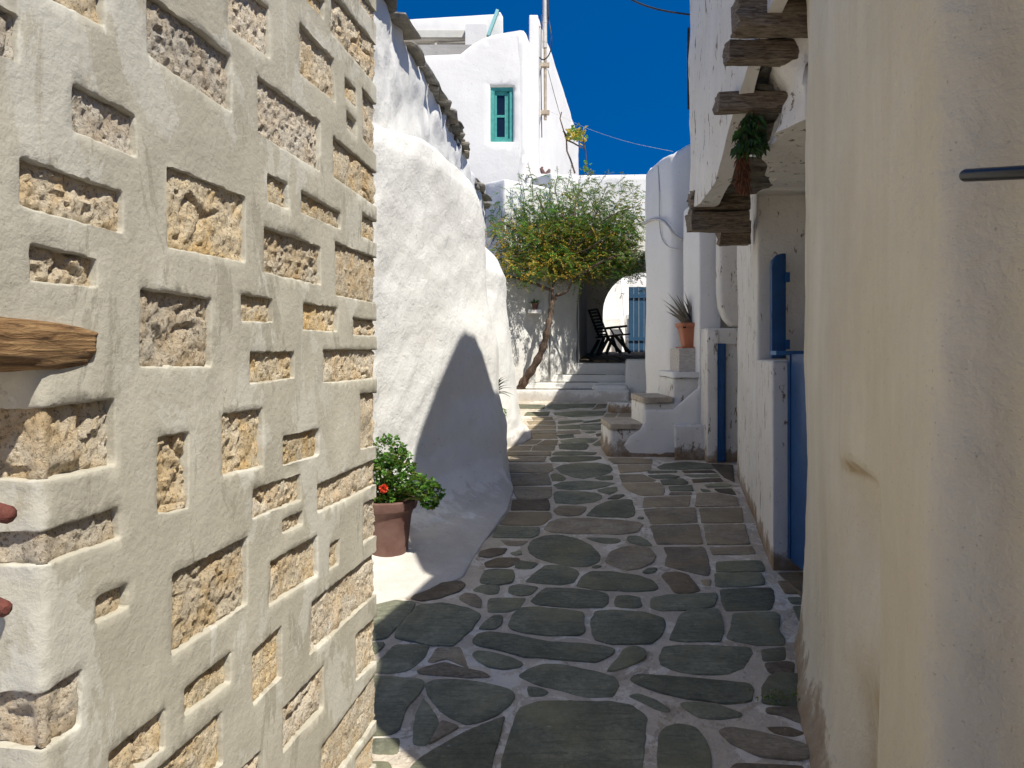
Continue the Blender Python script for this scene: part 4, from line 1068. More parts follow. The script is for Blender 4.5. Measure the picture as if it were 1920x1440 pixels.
while D < 10.0:
    L = random.uniform(.3, .46) if D < 6 else random.uniform(.2, .38)
    if not (8.02 < D < 8.9):
        for lay in range(1 if D < 6 else 2):
            z = htop(0, D)-.03+lay*.04+random.uniform(-.015, .015)
            pr = random.uniform(-.10, -.02)
            slab_slate(lh, (hx(D+L/2)+pr-.02-lay*.03, D+L/2, z), (.34, L*1.05), random.uniform(.026, .048), random.uniform(-.22, .22), random.uniform(.02, .14), random.uniform(-.08, .05))
    D += L*(1.0 if D > 6 else 1.08)
# small stones under the slate line
for i in range(10):
    D = random.uniform(6.6, 7.9) if i < 7 else random.uniform(9.0, 9.6)
    slab_slate(lh, (hx(D)-.05, D, htop(0, D)-.09+random.uniform(-.02, .02)), (.14, random.uniform(.1, .2)), .04, random.uniform(-.3, .3), .05)

# ------------------------------------------------------------------ potted geranium
pc = Vector((-.705, 4.16, 0)); pc.z = P(0, 1055, 4.1).z
slab_slate_th = thing('loose_slate', 'flat green slate lying under the geranium pot', 'stone', tuple(P(738, 1058, 4.05)))
sb = MB(); pts = [P(x, y, 4.02) for x, y in ((706, 1060), (722, 1058), (745, 1050), (757, 1046), (762, 1052), (756, 1060), (735, 1064), (715, 1064))]
zz0 = pc.z-.03; q2 = chaikin([(-.80, 4.03), (-.70, 3.97), (-.62, 3.98), (-.575, 4.06), (-.58, 4.14), (-.66, 4.22), (-.78, 4.20)], 1); n = len(q2)
sb.add([(x, y, zz0-.03) for x, y in q2]+[(x, y, zz0+.024) for x, y in q2]+[(-.69+(x+.69)*.94, 4.1+(y-4.1)*.94, zz0+.03) for x, y in q2],
       [(j*n+k, j*n+(k+1) % n, (j+1)*n+(k+1) % n, (j+1)*n+k) for j in range(2) for k in range(n)]+[tuple(2*n+k for k in range(n))])
sb.build('slate', M['slate_green'], slab_slate_th, 40)
gp = thing('terracotta_pot', 'large dusty terracotta pot holding the red geranium by the left wall', 'pot', tuple(pc))
b = MB(); r0, r1, H = .118, .168, .345
b.lathe(pc, [(r0-.01, 0), (r0, .008), (r0+(r1-.016-r0)*.75, H*.72), (r1-.012, H-.06), (r1-.010, H-.058), (r1+.004, H-.052), (r1+.010, H-.03), (r1+.010, H-.006), (r1+.004, H), (r1-.014, H), (r1-.022, H-.03), (r1-.03, H-.05)], 56)
b.build('pot', M['terracotta_pot'], gp, 40)
b = MB(); b.lathe((pc.x, pc.y, pc.z+H-.05), [(r1-.022, 0), (.02, .012)], 24); b.build('soil', M['soil'], gp, 40)
ge = thing('geranium', 'bushy green geranium with one red flower head in the terracotta pot', 'plant', (pc.x, pc.y, pc.z+H-.04))
st = MB(); lf = MB(); zt0 = pc.z+H-.04
lobes = [(728, 850, 4.16, .105, .10), (742, 885, 4.12, .12, .08), (712, 885, 4.16, .12, .09), (765, 905, 4.08, .10, .06), (790, 912, 4.05, .085, .055), (808, 925, 4.02, .065, .06), (722, 925, 4.10, .12, .05), (806, 938, 4.03, .045, .04), (745, 860, 4.18, .08, .06)]
for lx, ly, lD, rx, rz in lobes:
    c = P(lx, ly, lD)
    for k in range(9):
        e = c+Vector((random.uniform(-1, 1)*rx*.8, random.uniform(-1, 1)*rx*.7, random.uniform(-1, 1)*rz*.8)); s0 = Vector((pc.x+random.uniform(-.06, .06), pc.y+random.uniform(-.06, .06), zt0))
        m_ = s0.lerp(e, .55)+Vector((0, 0, .03)); st.tube([s0, m_, e], [.004, .0035, .002], 5)
    for k in range(int(190*rx*rz/.01)+50):
        u = rng.normal(0, 1, 3); u /= np.linalg.norm(u); r = random.uniform(.55, 1.0)**.6
        p = c+Vector((u[0]*rx*r, u[1]*rx*.85*r, u[2]*rz*r)); out_ = Vector((u[0], u[1]-.2, u[2]*.6+.35)).normalized()
        # a lobed leaf: five leaflets from one point
        base_d = (out_+Vector(rng.normal(0, .5, 3))).normalized(); nrm = (Vector((0, -.15, 1))+Vector(rng.normal(0, .45, 3))).normalized()
        L = random.uniform(.016, .028); mi = 0 if random.random() < .55 else (1 if random.random() < .6 else 2); ax = nrm
        from mathutils import Quaternion
        for aa in (-75, -38, 0, 38, 75):
            dd = Quaternion(ax, math.radians(aa)) @ base_d; lf.leaf(p, dd, nrm, L*(1 if aa == 0 else .85), L*.55, mi)
st.build('stems', M['leaf_c'], ge, 40); lf.build('foliage', [M['leaf_a'], M['leaf_b'], M['leaf_c']], ge)
fl = MB(); fc_ = P(719, 916, 3.98)
for k in range(70):
    u = Vector(rng.normal(0, 1, 3)).normalized(); fl.leaf(fc_+u*.012, (u+Vector(rng.normal(0, .3, 3))), rng.normal(0, 1, 3), .015, .013, 0)
fl.build('flower_head', M['red'], ge)
for q in ((742, 885), (776, 842+63)):
    fw = MB(); c = P(q[0], q[1], 4.0)
    for k in range(26):
        u = Vector(rng.normal(0, 1, 3)).normalized(); fw.leaf(c+u*.008, u, rng.normal(0, 1, 3), .012, .008, 0)
    if q[0] == 742: fw.build('flower_head', M['white_petal'], ge)
# agave behind the first buttress and a weed
ag = thing('spiky_plant', 'small dark green spiky plant between the two white buttresses', 'plant', tuple(P(925, 748, 6.9)))
for tx, ty in ((950, 708), (957, 712), (945, 706), (958, 722), (952, 716), (962, 728), (956, 738), (965, 742), (940, 712), (958, 745)):
    b = MB(); blade(b, P(922, 745, 6.85), P(tx, ty, 6.6), .035, .12, thick=.15); b.build('leaf', M['leaf_b'], ag, 60)
wd = thing('wall_weed', 'tiny green weed on the side of the second white buttress', 'weed', tuple(P(938, 782, 6.9)))
b = MB()
for k in range(60):
    c = P(random.uniform(934, 949), random.uniform(768, 782), 6.95+random.uniform(-.1, .05)); b.leaf(c, rng.normal(0, 1, 3), (0, 0, 1), .03, .018, k % 2)
b.build('leaves', [M['leaf_a'], M['leaf_c']], wd)
# ------------------------------------------------------------------ steps up to the terrace
ts = thing('terrace_steps', 'four broad whitewashed steps rising to the vaulted terrace, half in shadow', 'steps', (.9, 11.5, .7))
lv = [(10.97, .945, 966, 1178), (11.30, 1.036, 985, 1176), (11.65, 1.142, 1010, 1174), (12.08, 1.3185, 1026, 1174)]
for i, (D, z, xl, xr) in enumerate(lv):
    xa = P(xl, 0, D).x-.25; xb = P(xr, 0, D).x+.02
    Dn = 12.6
    mass('step', [(xa-.2, D+.02), (xb-.3, D-.01), (xb, D+.01), (xb-.003*i, Dn-.004*i), (xa-.2, Dn-.004*i)], .55, z, M['white'], ts, step=.09, amp=.010, ns=3, er=.02, fil=.05, seed=20+i)
    b = MB(); q = resample([(xa+.25, D+.05), (xb-.45+.1*(i > 1), D+.04), (xb-.5, D+.22), (xa+.35, D+.25)], .12); n = len(q)
    q = q+rng.normal(0, .008, q.shape)
    b.add([(x, y, z-.01) for x, y in q]+[(x, y, z+.008) for x, y in q], [(k, (k+1) % n, n+(k+1) % n, n+k) for k in range(n)]+[tuple(n+k for k in range(n))])
    if i < 3: b.build('tread', M['slate_roof'], ts, 30)
mass('side_block', [(P(1174, 0, 11.2).x, 11.25), (P(1230, 0, 11.2).x, 11.25), (P(1230, 0, 11.2).x+.1, 12.2), (P(1174, 0, 12.1).x, 12.2)], .6, P(0, 674, 11.25).z, M['white'], ts, step=.1, amp=.012, er=.035, seed=40)
mass('side_block', [(P(1110, 0, 10.99).x, 11.0), (P(1176, 0, 11.2).x-.003, 11.05), (P(1176, 0, 11.2).x-.003, 11.4), (P(1120, 0, 11.2).x, 11.4)], .6, P(0, 722, 11.0).z, M['white'], ts, step=.08, amp=.02, er=.06, seed=41, fil=.1)
# terrace floor: dark slates
tf = MB()
for i in range(9):
    for j in range(4):
        x0_ = 1.1+i*.27+random.uniform(-.03, .03); y0_ = 12.62+j*.75
        z_ = 1.325+.05*(y0_-12.1)
        tf2 = MB(); q = chaikin(fillet([(x0_+.02, y0_+.02), (x0_+.25, y0_+.03), (x0_+.24, y0_+.7), (x0_+.01, y0_+.71)], .05, 2), 1); n = len(q)
        tf2.add([(x, y, 1.325+.05*(y-12.1)-.03) for x, y in q]+[(x, y, 1.325+.05*(y-12.1)+.006) for x, y in q], [(k, (k+1) % n, n+(k+1) % n, n+k) for k in range(n)]+[tuple(n+k for k in range(n))])
        tf2.build('paving_stone', M['slate_dark'], alley, 30)
fl_ = MB(); fl_.add([(.6, 12.5, 1.30), (5, 12.5, 1.30), (5, 22, 1.30+.05*3.3), (.6, 22, 1.30+.05*3.3), (.6, 15.4, 1.30+.05*3.3), (5, 15.4, 1.30+.05*3.3)], [(0, 1, 5, 4), (4, 5, 2, 3)])
fl_.build('terrace_floor', M['joint'], None, None, 'structure')

# ------------------------------------------------------------------ vaulted house behind the tree
ah = thing('vaulted_house', 'whitewashed house behind the tree with a dark vaulted passage', 'house', (1.5, 12.2, 1.3))
# slanting wall at the left of the steps, catching the tree's shadow
A_ = (P(946, 0, 10.95).x, 10.95); B_ = (P(1030, 0, 11.58).x, 11.58); C_ = (P(1083, 0, 12.12).x, 12.12)
zt_ = 4.30
mass('side_wall', [A_, B_, (B_[0]-.3, B_[1]+.35), (A_[0]-.3, A_[1]+.30)], .55, zt_-.25, M['white'], ah, step=.07, amp=.018, ns=3, er=.04, fil=.03, seed=50)
mass('side_wall', [(B_[0]+.03, B_[1]+.02), C_, (C_[0]-.02, C_[1]+.38), (B_[0]-.25, B_[1]+.42)], .55, zt_, M['white'], ah, step=.07, amp=.018, ns=3, er=.04, fil=.03, seed=51)
# front wall above the passage
zb1 = P(0, 470, 12.1).z
arch = [(C_[0]+.005, 4.38), (C_[0]+.005, 1.0), (C_[0]+.03, 1.0)]
XL = C_[0]+.03; XR = 2.55; zs = 2.55; cxa = (XL+XR)/2; ra = (XR-XL)/2
arch += [(XL, zs)]+[(cxa-ra*math.cos(math.radians(a)), zs+.42*math.sin(math.radians(a))) for a in range(15, 180, 15)]+[(XR, zs), (XR, 1.0), (4.5, 1.0), (4.5, 4.42)]
panel('front_wall', arch, front_xf(12.13), .32, M['white_far'], ah, step=.14, bstep=.10, amp=.012, er=.04)
# vault walls
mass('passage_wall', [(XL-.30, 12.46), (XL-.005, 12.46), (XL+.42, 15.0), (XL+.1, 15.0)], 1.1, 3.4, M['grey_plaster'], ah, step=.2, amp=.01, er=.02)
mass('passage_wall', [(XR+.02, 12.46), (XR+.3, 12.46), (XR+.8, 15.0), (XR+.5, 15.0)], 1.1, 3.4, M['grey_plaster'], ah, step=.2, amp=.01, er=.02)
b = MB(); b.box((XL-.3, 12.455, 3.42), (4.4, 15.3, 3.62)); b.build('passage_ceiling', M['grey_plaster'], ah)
# rear wall with round arch
xl2 = P(1131, 0, 15).x; ra2 = .84; cx2 = xl2+ra2; zs2 = 2.28
ar2 = [(1.2, 3.5), (1.2, 1.2), (xl2, 1.2), (xl2, zs2)]+[(cx2-ra2*math.cos(math.radians(a)), zs2+ra2*math.sin(math.radians(a))) for a in range(10, 180, 10)]+[(cx2+ra2, zs2), (cx2+ra2, 1.2), (4.4, 1.2), (4.4, 3.5)]
panel('rear_arch', ar2, front_xf(15.02), .30, M['white_far'], ah, step=.16, bstep=.08, amp=.008, er=.03)
mass('roof_body', [(C_[0]-.1, 12.50), (4.5, 12.50), (4.5, 15.3), (C_[0]-.1, 15.3)], 3.63, 4.0, M['white_far'], ah, step=.3, amp=.01, er=.05)
# parapet at the left over the side walls
mass('parapet', [(P(985, 0, 12.3).x, 12.0), (P(1084, 0, 12.3).x, 12.12), (P(1084, 0, 12.3).x, 12.5), (P(985, 0, 12.3).x, 12.5)], zt_-.2, P(0, 329, 12.2).z, M['cream'] if False else M['white_far'], ah, step=.1, amp=.015, er=.05, seed=55)
# niche pot
np_ = thing('niche_pot', 'tiny red pot with a small plant on the sunlit wall left of the trunk', 'pot', tuple(P(1003, 580, 11.25)))
b = MB(); c = P(1003, 581, 11.17); b.lathe(c, [(.035, 0), (.05, .075), (.056, .08), (.056, .10), (.045, .10)], 16); b.build('pot', M['terracotta_pot'], np_, 40)
b = MB()
for k in range(26): b.leaf(c+Vector((0, 0, .09)), (random.uniform(-1, 1), random.uniform(-1, .4), random.uniform(.1, 1)), (0, 0, 1), random.uniform(.06, .12), .02, 0)
b.build('leaves', M['leaf_b'], np_)
b = MB(); b.box((c.x-.10, c.y-.07, c.z-.05), (c.x+.10, c.y+.25, c.z-.001)); b.build('ledge', M['white_far'], ah)
# broken ochre pottery on the parapet
pt = thing('roof_ornament', 'small brown broken pottery piece on the parapet above the tree', 'pottery', tuple(P(1023, 329, 12.2)))
b = MB(); c = P(1023, 329, 12.18)
b.tube([c+Vector((-.03, 0, 0)), c+Vector((-.05, 0, .06)), c+Vector((-.07, 0, .11)), c+Vector((-.05, 0, .14))], [.04, .035, .028, .015], 8)
b.tube([c+Vector((.03, 0, 0)), c+Vector((.04, 0, .05)), c+Vector((.065, 0, .10))], [.04, .038, .02], 8)
b.lathe(c, [(.08, 0), (.07, .03), (.03, .045)], 12); b.build('pottery', M['terracotta_pot'], pt, 40)

# ------------------------------------------------------------------ courtyard behind the arch
cs = thing('courtyard_stair', 'sunlit white stair seen through the round arch', 'stair', (2.0, 18, 1.4))
for i in range(9):
    y = [577+40, 598, 586, 571.5, 559, 546.5, 533, 520, 507][i]; D = 17.0+.30*i
    zt2 = EYE-(y-HY)/F*D; xr = P([1166, 1164, 1162, 1160.5, 1158.5, 1156.5, 1154.5, 1152, 1150][i], 0, D).x
    b = MB(); b.box((xr-1.3, D, 1.2+.001*i), (xr, D+2.8-.28*i, zt2)); b.build('step', M['white_far'], cs)
cw = thing('courtyard_wall', 'white courtyard wall and parapet right of the stair seen through the arch', 'wall', (2.6, 20, 1.4))
panel('wall', pxpoly([(1120, 690), (1120, 480), (1260, 470), (1260, 690)], 20.2), front_xf(20.2), .2, M['white_far'], cw, step=.4, amp=.01, er=.02)
b = MB(); e0 = P(1168, 505, 19.0); e1 = P(1181, 640, 17.0)
b.bar(e0, e1, .16, .14); b.box((P(1176, 0, 17.0).x, 17.0, 1.3), (P(1186, 0, 17.0).x, 17.3, P(0, 590, 17).z)); b.build('parapet', M['white_far'], cw)
gt = thing('blue_gate', 'faded blue boarded gate seen through the round arch', 'gate', tuple(P(1195, 640, 16.9)))
gx0 = P(1179, 0, 16.6).x
for i in range(8):
    b = MB(); b.box((gx0+.115*i, 16.60+.004*(i % 2), 1.50), (gx0+.115*i+.108, 16.63, P(0, 538, 16.6).z)); b.build('board', M['blue_gate'], gt)
for z in (1.75, 2.7):
    b = MB(); b.box((gx0, 16.57, z), (gx0+.92, 16.599, z+.08)); b.build('rail', M['blue_gate'], gt)
# slatted folding chair in the passage
ch = thing('slatted_armchair', 'dark slatted reclining armchair in the vaulted passage', 'chair', tuple(P(1152, 664, 14.2)))
cc = P(1140, 664, 14.2); sc_ = 14.2/F
def cl(px, py, w_): # chair local: side view in pixels, w_ across
    yaw = math.radians(24); x = (px-1140)*sc_; return Vector((cc.x+x*math.cos(yaw)-w_*math.sin(yaw)*.5, cc.y+x*math.sin(yaw)*.5+w_*math.cos(yaw), EYE-(py-HY)*sc_))
Wd = .52
for s_ in (0, Wd):
    for nm, p, q, w1_ in (('leg', (1139, 636), (1122, 664), .06), ('leg', (1154, 628), (1187, 662), .06), ('leg', (1150, 632), (1136, 664), .06), ('leg', (1168, 630), (1179, 660), .055),
                         ('back_post', (1117, 580), (1140, 632), .035), ('seat_rail', (1132, 632), (1186, 626), .03), ('armrest', (1133, 616), (1180, 611), .045), ('arm_support', (1163, 614), (1172, 627), .028)):
        b = MB(); b.bar(cl(*p, s_), cl(*q, s_), w1_, .03, up=(0, 1, 0)); b.build(nm, M['dark_wood'], ch)
for k in range(9):
    t = k/8.5; px_ = 1117+(1137-1117)*t; py_ = 580+(630-580)*t; b = MB(); b.bar(cl(px_, py_, -.02), cl(px_, py_, Wd+.02), .045, .018, up=(.4, 0, 1)); b.build('back_slat', M['dark_wood'], ch)
for k in range(8):
    t = k/7; px_ = 1140+45*t; b = MB(); b.bar(cl(px_, 630-4*t, 0), cl(px_, 630-4*t, Wd), .05, .018); b.build('seat_slat', M['dark_wood'], ch)

# ------------------------------------------------------------------ tall white house, upper left of the lane
th = thing('tall_white_house', 'tall bright white house with a narrow teal window under the blue sky', 'house', (0, 13.5, 1.3))
fr = [(700, 388), (700, 100), (760, 103), (794, 103), (863, 100), (875, 90), (888, 80), (905, 71), (921, 65), (950, 59), (975, 55), (982, 56), (987, 64), (987, 388)]
wxl, wxr, wyt, wyb = 919.5, 962, 162, 265
panel('front_wall', pxpoly(fr, 13.0), front_xf(13.0), .34, M['white_far'], th, holes=[pxpoly([(wxl, wyt), (wxr, wyt), (wxr, wyb), (wxl, wyb)], 13.0)], step=.13, bstep=.10, amp=.014, ns=1.4, er=.04, hole_depth=.2)
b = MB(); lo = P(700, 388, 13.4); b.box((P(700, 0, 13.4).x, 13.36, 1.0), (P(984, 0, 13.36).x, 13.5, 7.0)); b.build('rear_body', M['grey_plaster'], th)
# recess below; its shade is put into the grey plaster colour
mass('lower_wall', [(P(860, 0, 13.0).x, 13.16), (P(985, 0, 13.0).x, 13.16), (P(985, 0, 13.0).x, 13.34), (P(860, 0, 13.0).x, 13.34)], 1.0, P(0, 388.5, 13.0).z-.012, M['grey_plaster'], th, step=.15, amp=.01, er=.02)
# side wall receding to the right
def sd(px): return 2.935/(.245-(px-CX)/F)
def sxy(D): return (.232+.245*(D-13.0), D)
u_ = np.array([.245, 1.0]); u_ /= np.linalg.norm(u_)
def sp(px, y):
    D = sd(px); x, _ = sxy(D); return ((x-.232)*u_[0]+(D-13.0)*u_[1], EYE+(HY-y)/F*D)
so_ = [sp(986.2, 66), (sp(986.2, 66)[0]+.10, 7.10), (sp(1000, 75)[0], 7.0), sp(1008, 48), sp(1010, 29), sp(1014, 35), sp(1018, 50), sp(1034, 92), sp(1052, 146), sp(1071, 208), sp(1073, 219), sp(1082, 240), sp(1087, 263), (sp(1087, 263)[0], 1.0), (sp(986.2, 66)[0], 1.0)]
panel('side_wall', so_, plane_xf((.232, 13.0, 0), (.245, 1.0, 0), (1, -.245, 0)), .12, M['white_far'], th, step=.2, bstep=.16, amp=.012, ns=1.2, er=.05)
mass('fin', [(P(992, 0, 13.45).x, 13.45), (P(1009, 0, 13.45).x, 13.45), (P(1012, 0, 14.0).x, 14.0), (P(992, 0, 13.45).x, 13.62)], 3.6, P(0, 27, 13.45).z, M['white_far'], th, step=.08, amp=.004, er=.03, fil=.02)
# teal window
wn = pxpoly([(wxl, wyt), (wxr, wyb)], 13.0); wx0, wz1 = wn[0]; wx1, wz0 = wn[1]; y_ = 13.05
win = MB(); fwd = .060
for a, c in (((wx0, y_, wz0), (wx0+fwd*1.2, y_+.08, wz1)), ((wx1-fwd, y_, wz0), (wx1, y_+.08, wz1)), ((wx0+fwd*1.2, y_, wz1-fwd), (wx1-fwd, y_+.08, wz1)), ((wx0+fwd*1.2, y_, wz0), (wx1-fwd, y_+.08, wz0+fwd))): win.box(a, c)
wf = win.build('window', M['teal'], th)
sa = MB(); a0, a1, b0w, b1w = wx0+fwd*1.2+.004, wx1-fwd-.05, wz0+fwd+.004, wz1-fwd-.03; sw = .035; ys = y_+.035
for a, c in (((a0, ys, b0w), (a0+sw, ys+.05, b1w)), ((a1-sw, ys, b0w), (a1, ys+.05, b1w)), ((a0+sw, ys, b1w-sw), (a1-sw, ys+.05, b1w)), ((a0+sw, ys, b0w), (a1-sw, ys+.05, b0w+sw)), ((a0+sw, ys+.004, (b0w+b1w)/2-.02), (a1-sw, ys+.046, (b0w+b1w)/2+.02))): sa.box(a, c)
so2 = sa.build('sash', M['teal'], wf)
jb = MB(); jb.box((a1+.004, ys, b0w), (a1+.045, ys+.05, b1w+.02)); jb.box((a0, ys, b1w+.003), (a1+.045, ys+.05, b1w+.026)); jb.build('inner_frame', M['teal'], wf)
mid = (b0w+b1w)/2
for z0_, z1_ in ((b0w+sw, mid-.02), (mid+.02, b1w-sw)):
    g_ = MB(); g_.box((a0+sw, ys+.02, z0_), (a1-sw, ys+.026, z1_)); g_.build('pane', M['glass'], wf)
# rear terrace building
tb = thing('roof_terrace_building', 'white upper storey with cream-framed windows and a teal-capped wing behind the tall house', 'building', (-.8, 16, 5))
fo = [(730, 110), (730, 38), (755, 36.5), (930, 26), (930, 110)]
panel('front_wall', pxpoly(fo, 16.0), front_xf(16.0), .25, M['white_far'], tb, holes=[pxpoly([(764, 74), (872, 70), (872, 108), (764, 108)], 16.0)], step=.25, bstep=.2, amp=.008, er=.02, hole_depth=.22)
b = MB(); a = P(762, 59, 15.96); c = P(872, 72, 15.96); b.box((a.x, 15.90, c.z), (c.x, 15.985, a.z)); b.build('lintel', M['cream_frame'], tb)
b = MB(); a = P(873, 49, 15.8); c = P(912, 110, 15.8); b.box((a.x, 15.70, c.z), (c.x, 15.98, a.z)); b.build('wall_box', M['white_far'], tb)
b = MB(); b.box((P(740, 0, 16).x, 16.6, 7.2), (P(900, 0, 16).x, 16.7, 8.5)); b.build('rear_wall', M['cream_frame'], tb)
for xa, xb, ya, yb, nm in ((764, 808, 76, 84, 'shutter'), (764, 808, 86, 91, 'shutter'), (764, 808, 93, 97, 'shutter'), (808, 815, 74, 104, 'post'), (820, 828, 82, 104, 'window_frame'), (828, 873, 82, 88, 'window_frame'), (829, 834, 89, 104, 'window_frame'), (835, 873, 91, 95, 'window_frame')):
    b = MB(); a = P(xa, ya, 16.2); c = P(xb, yb, 16.2); b.box((a.x, 16.12+.003*(xa % 5), c.z), (c.x, 16.2, a.z)); b.build(nm, M['cream_frame'], tb)
b = MB(); a = P(834, 93, 16.3); c = P(875, 104, 16.3); b.box((a.x, 16.3, c.z), (c.x, 16.31, a.z)); b.build('pane', M['glass'], tb)
wg = [(908, 110), (918, 66), (932, 22), (938, 22), (943, 31), (944, 110)]
panel('wing_wall', pxpoly(wg, 15.2), front_xf(15.2), .2, M['white_far'], tb, step=.15, amp=.004, er=.02)
b = MB(); b.bar(P(915, 68, 15.1), P(933, 20, 15.1), .06, .12, up=(0, 1, 0)); b.build('teal_capping', M['teal_pale'], tb)
# mast with pipe and cable
ms = thing('pipe_mast', 'tall white pipe mast on brackets at the corner of the tall white house', 'mast', tuple(P(1021, 225, 13.75)))
b = MB(); b.tube([P(1021.5, -30, 13.75), P(1021.5, 90, 13.75)], .043, 14); b.tube([P(1021.5, 40, 13.75), P(1021.5, 44, 13.75)], .047, 14); b.tube([P(1021.5, 76, 13.75), P(1021.5, 80, 13.75)], .047, 14); b.build('upper_pipe', M['pipe'], ms, 40)
b = MB(); b.tube([P(1022, 90, 13.75), P(1022.5, 225, 13.75)], .027, 12); b.build('lower_pipe', M['pipe_old'], ms, 40)
for y in (122, 211):
    b = MB(); b.box((P(1014, 0, 13.75).x, 13.70, P(0, y+4, 13.75).z), (P(1030, 0, 13.75).x, 13.80, P(0, y-3, 13.75).z)); b.tube([P(1022, y, 13.75), P(1016, y, 14.4)], .02, 8); b.build('bracket', M['pipe_old'], ms)
cable('cable', 'dark looped cable beside the white pipe mast', [(1027.5, -30, 13.7), (1028, 30, 13.7), (1030, 45, 13.7), (1035, 70, 13.65), (1033, 98, 13.65), (1022, 113, 13.68), (1012, 110, 13.8), (1003, 95, 13.85), (1001, 82, 13.9)], .012, 'cable')
cable('cable', 'thin dark strand standing in for a wire shadow on the tall white house', [(1015, 28, 14.0), (1014, 120, 13.9), (1015, 200, 13.95), (1016, 258, 14.0)], .010, 'cable')  # dark strand in place of a wire's shadow on the side wall
cable('wire', 'thin pale wire stretched from the mast bracket to the right parapet', [(1031, 209, 13.7), (1060, 222, 13.2), (1105, 243, 12.4), (1180, 268, 10.5), (1262, 284, 8.4)], .0022, 'cable_white', 'wire')
cable('wire', 'thin dark wire running down to the vine from the mast', [(1027, 130, 13.7), (1040, 180, 13.6), (1050, 215, 13.5)], .005, 'cable', 'wire')
cable('cable', 'thick black cable crossing the sky at the top of the photo', [(1150, -20, 5.2), (1195, 6, 5.1), (1240, 20, 5.05), (1297, 28, 5.0)], .006, 'cable')
cable('cable', 'short black cable against the sky on the overhanging house edge', [(1291, 52, 5.03), (1290, 110, 5.03), (1291, 205, 5.03)], .008, 'cable')
# vine with autumn leaves
vn = thing('climbing_vine', 'bare climbing vine with a tuft of yellow green leaves on the tall house corner', 'vine', tuple(P(1070, 325, 12.6)))
b = MB()
for pts in ([(1078, 325), (1070, 300), (1063, 283), (1062, 262), (1056, 242), (1050, 222), (1053, 210)], [(1056, 245), (1065, 258), (1080, 262), (1090, 255)], [(1093, 262), (1098, 285), (1099, 305), (1101, 325)], [(1062, 262), (1075, 268), (1092, 278)]):
    b.tube([P(x, y, 12.7) for x, y in pts], [.016*(1-.5*i/len(pts)) for i in range(len(pts))], 6)
b.build('stem', M['bark'], vn, 60)
b = MB()
for k in range(120):
    f_ = random.random(); c = P(random.gauss(1081, 8), random.gauss(251, 6), 12.6+random.uniform(-.2, .2)); b.leaf(c, rng.normal(0, 1, 3), rng.normal(0, 1, 3), .085, .07, random.choice((0, 0, 1, 2)))
for k in range(14):
    c = P(random.gauss(1097, 3), random.gauss(312, 6), 12.6); b.leaf(c, rng.normal(0, 1, 3), rng.normal(0, 1, 3), .07, .06, random.choice((1, 2)))
b.build('leaves', [M['leaf_y'], M['leaf_c'], M['leaf_a']], vn)

# ------------------------------------------------------------------ the tree
tr_ = thing('acacia_tree', 'slender leaning tree with feathery green crown and yellow blossom before the arch', 'tree', tuple(P(976, 728, 11.05)))
def smooth_pts(pts, it=2):
    p = np.array([tuple(q) for q in pts])
    for _ in range(it):
        a_ = p[:-1]*.75+p[1:]*.25; b2 = p[:-1]*.25+p[1:]*.75; p = np.concatenate([[p[0]], np.stack([a_, b2], 1).reshape(-1, 3), [p[-1]]])
    return [Vector(q) for q in p]
tk = [(974, 732, 11.08), (984, 712, 11.02), (1000, 690, 10.95), (1013, 665, 10.9), (1022, 640, 10.85), (1028, 612, 10.8), (1032, 590, 10.9), (1034, 572, 11.0), (1038, 560, 11.05), (1046, 552, 11.05)]
b = MB(); p = smooth_pts([P(*q) for q in tk]); n = len(p); b.tube(p, [.070*(1-.62*(i/(n-1))**.8)+.01*math.sin(i*1.7)*(i > 2) for i in range(n)], 14); 
b.tube([P(974, 738, 11.1), P(978, 724, 11.06)], [.095, .062], 14); b.build('trunk', M['bark'], tr_, 60)
limbs = [[(1036, 568, 10.8), (1035, 545, 10.75), (1040, 522, 10.7), (1043, 505, 10.7)], [(1046, 553, 10.8), (1058, 550, 10.75), (1066, 543, 10.7), (1072, 528, 10.65), (1082, 520, 10.6)],
         [(1043, 505, 10.7), (1020, 470, 10.6), (985, 440, 10.5), (945, 420, 10.4)], [(1043, 505, 10.7), (1040, 470, 10.6), (1030, 420, 10.6), (1005, 360, 10.6)],
         [(1043, 505, 10.7), (1060, 480, 10.5), (1075, 430, 10.5), (1080, 370, 10.6)], [(1082, 520, 10.6), (1110, 500, 10.5), (1150, 480, 10.4), (1195, 470, 10.3)],
         [(1075, 470, 10.5), (1110, 430, 10.5), (1150, 400, 10.5), (1200, 385, 10.5)], [(1035, 545, 10.75), (1000, 530, 10.6), (965, 520, 10.5), (930, 515, 10.4)],
         [(1020, 470, 10.6), (990, 480, 10.4), (950, 475, 10.3)], [(1060, 480, 10.5), (1100, 470, 10.3), (1140, 440, 10.2)], [(1075, 430, 10.5), (1050, 400, 10.6), (1040, 350, 10.7)], [(1110, 430, 10.5), (1120, 390, 10.6), (1140, 345, 10.7)]]
LB = []
for L in limbs:
    L = [(x, y, min(d+.55, float(np.interp(x, [900, 946, 1083, 1210], [10.9, 10.95, 12.10, 12.05]))-.30)) if y < 545 else (x, y, d+.25) for x, y, d in L]
    b = MB(); p = smooth_pts([P(*q) for q in L]); n = len(p); r0_ = .028 if L[0][1] > 500 else .015; b.tube(p, [r0_*(1-.75*i/(n-1)) for i in range(n)], 8); b.build('limb', M['bark'], tr_, 60); LB += p[3:]
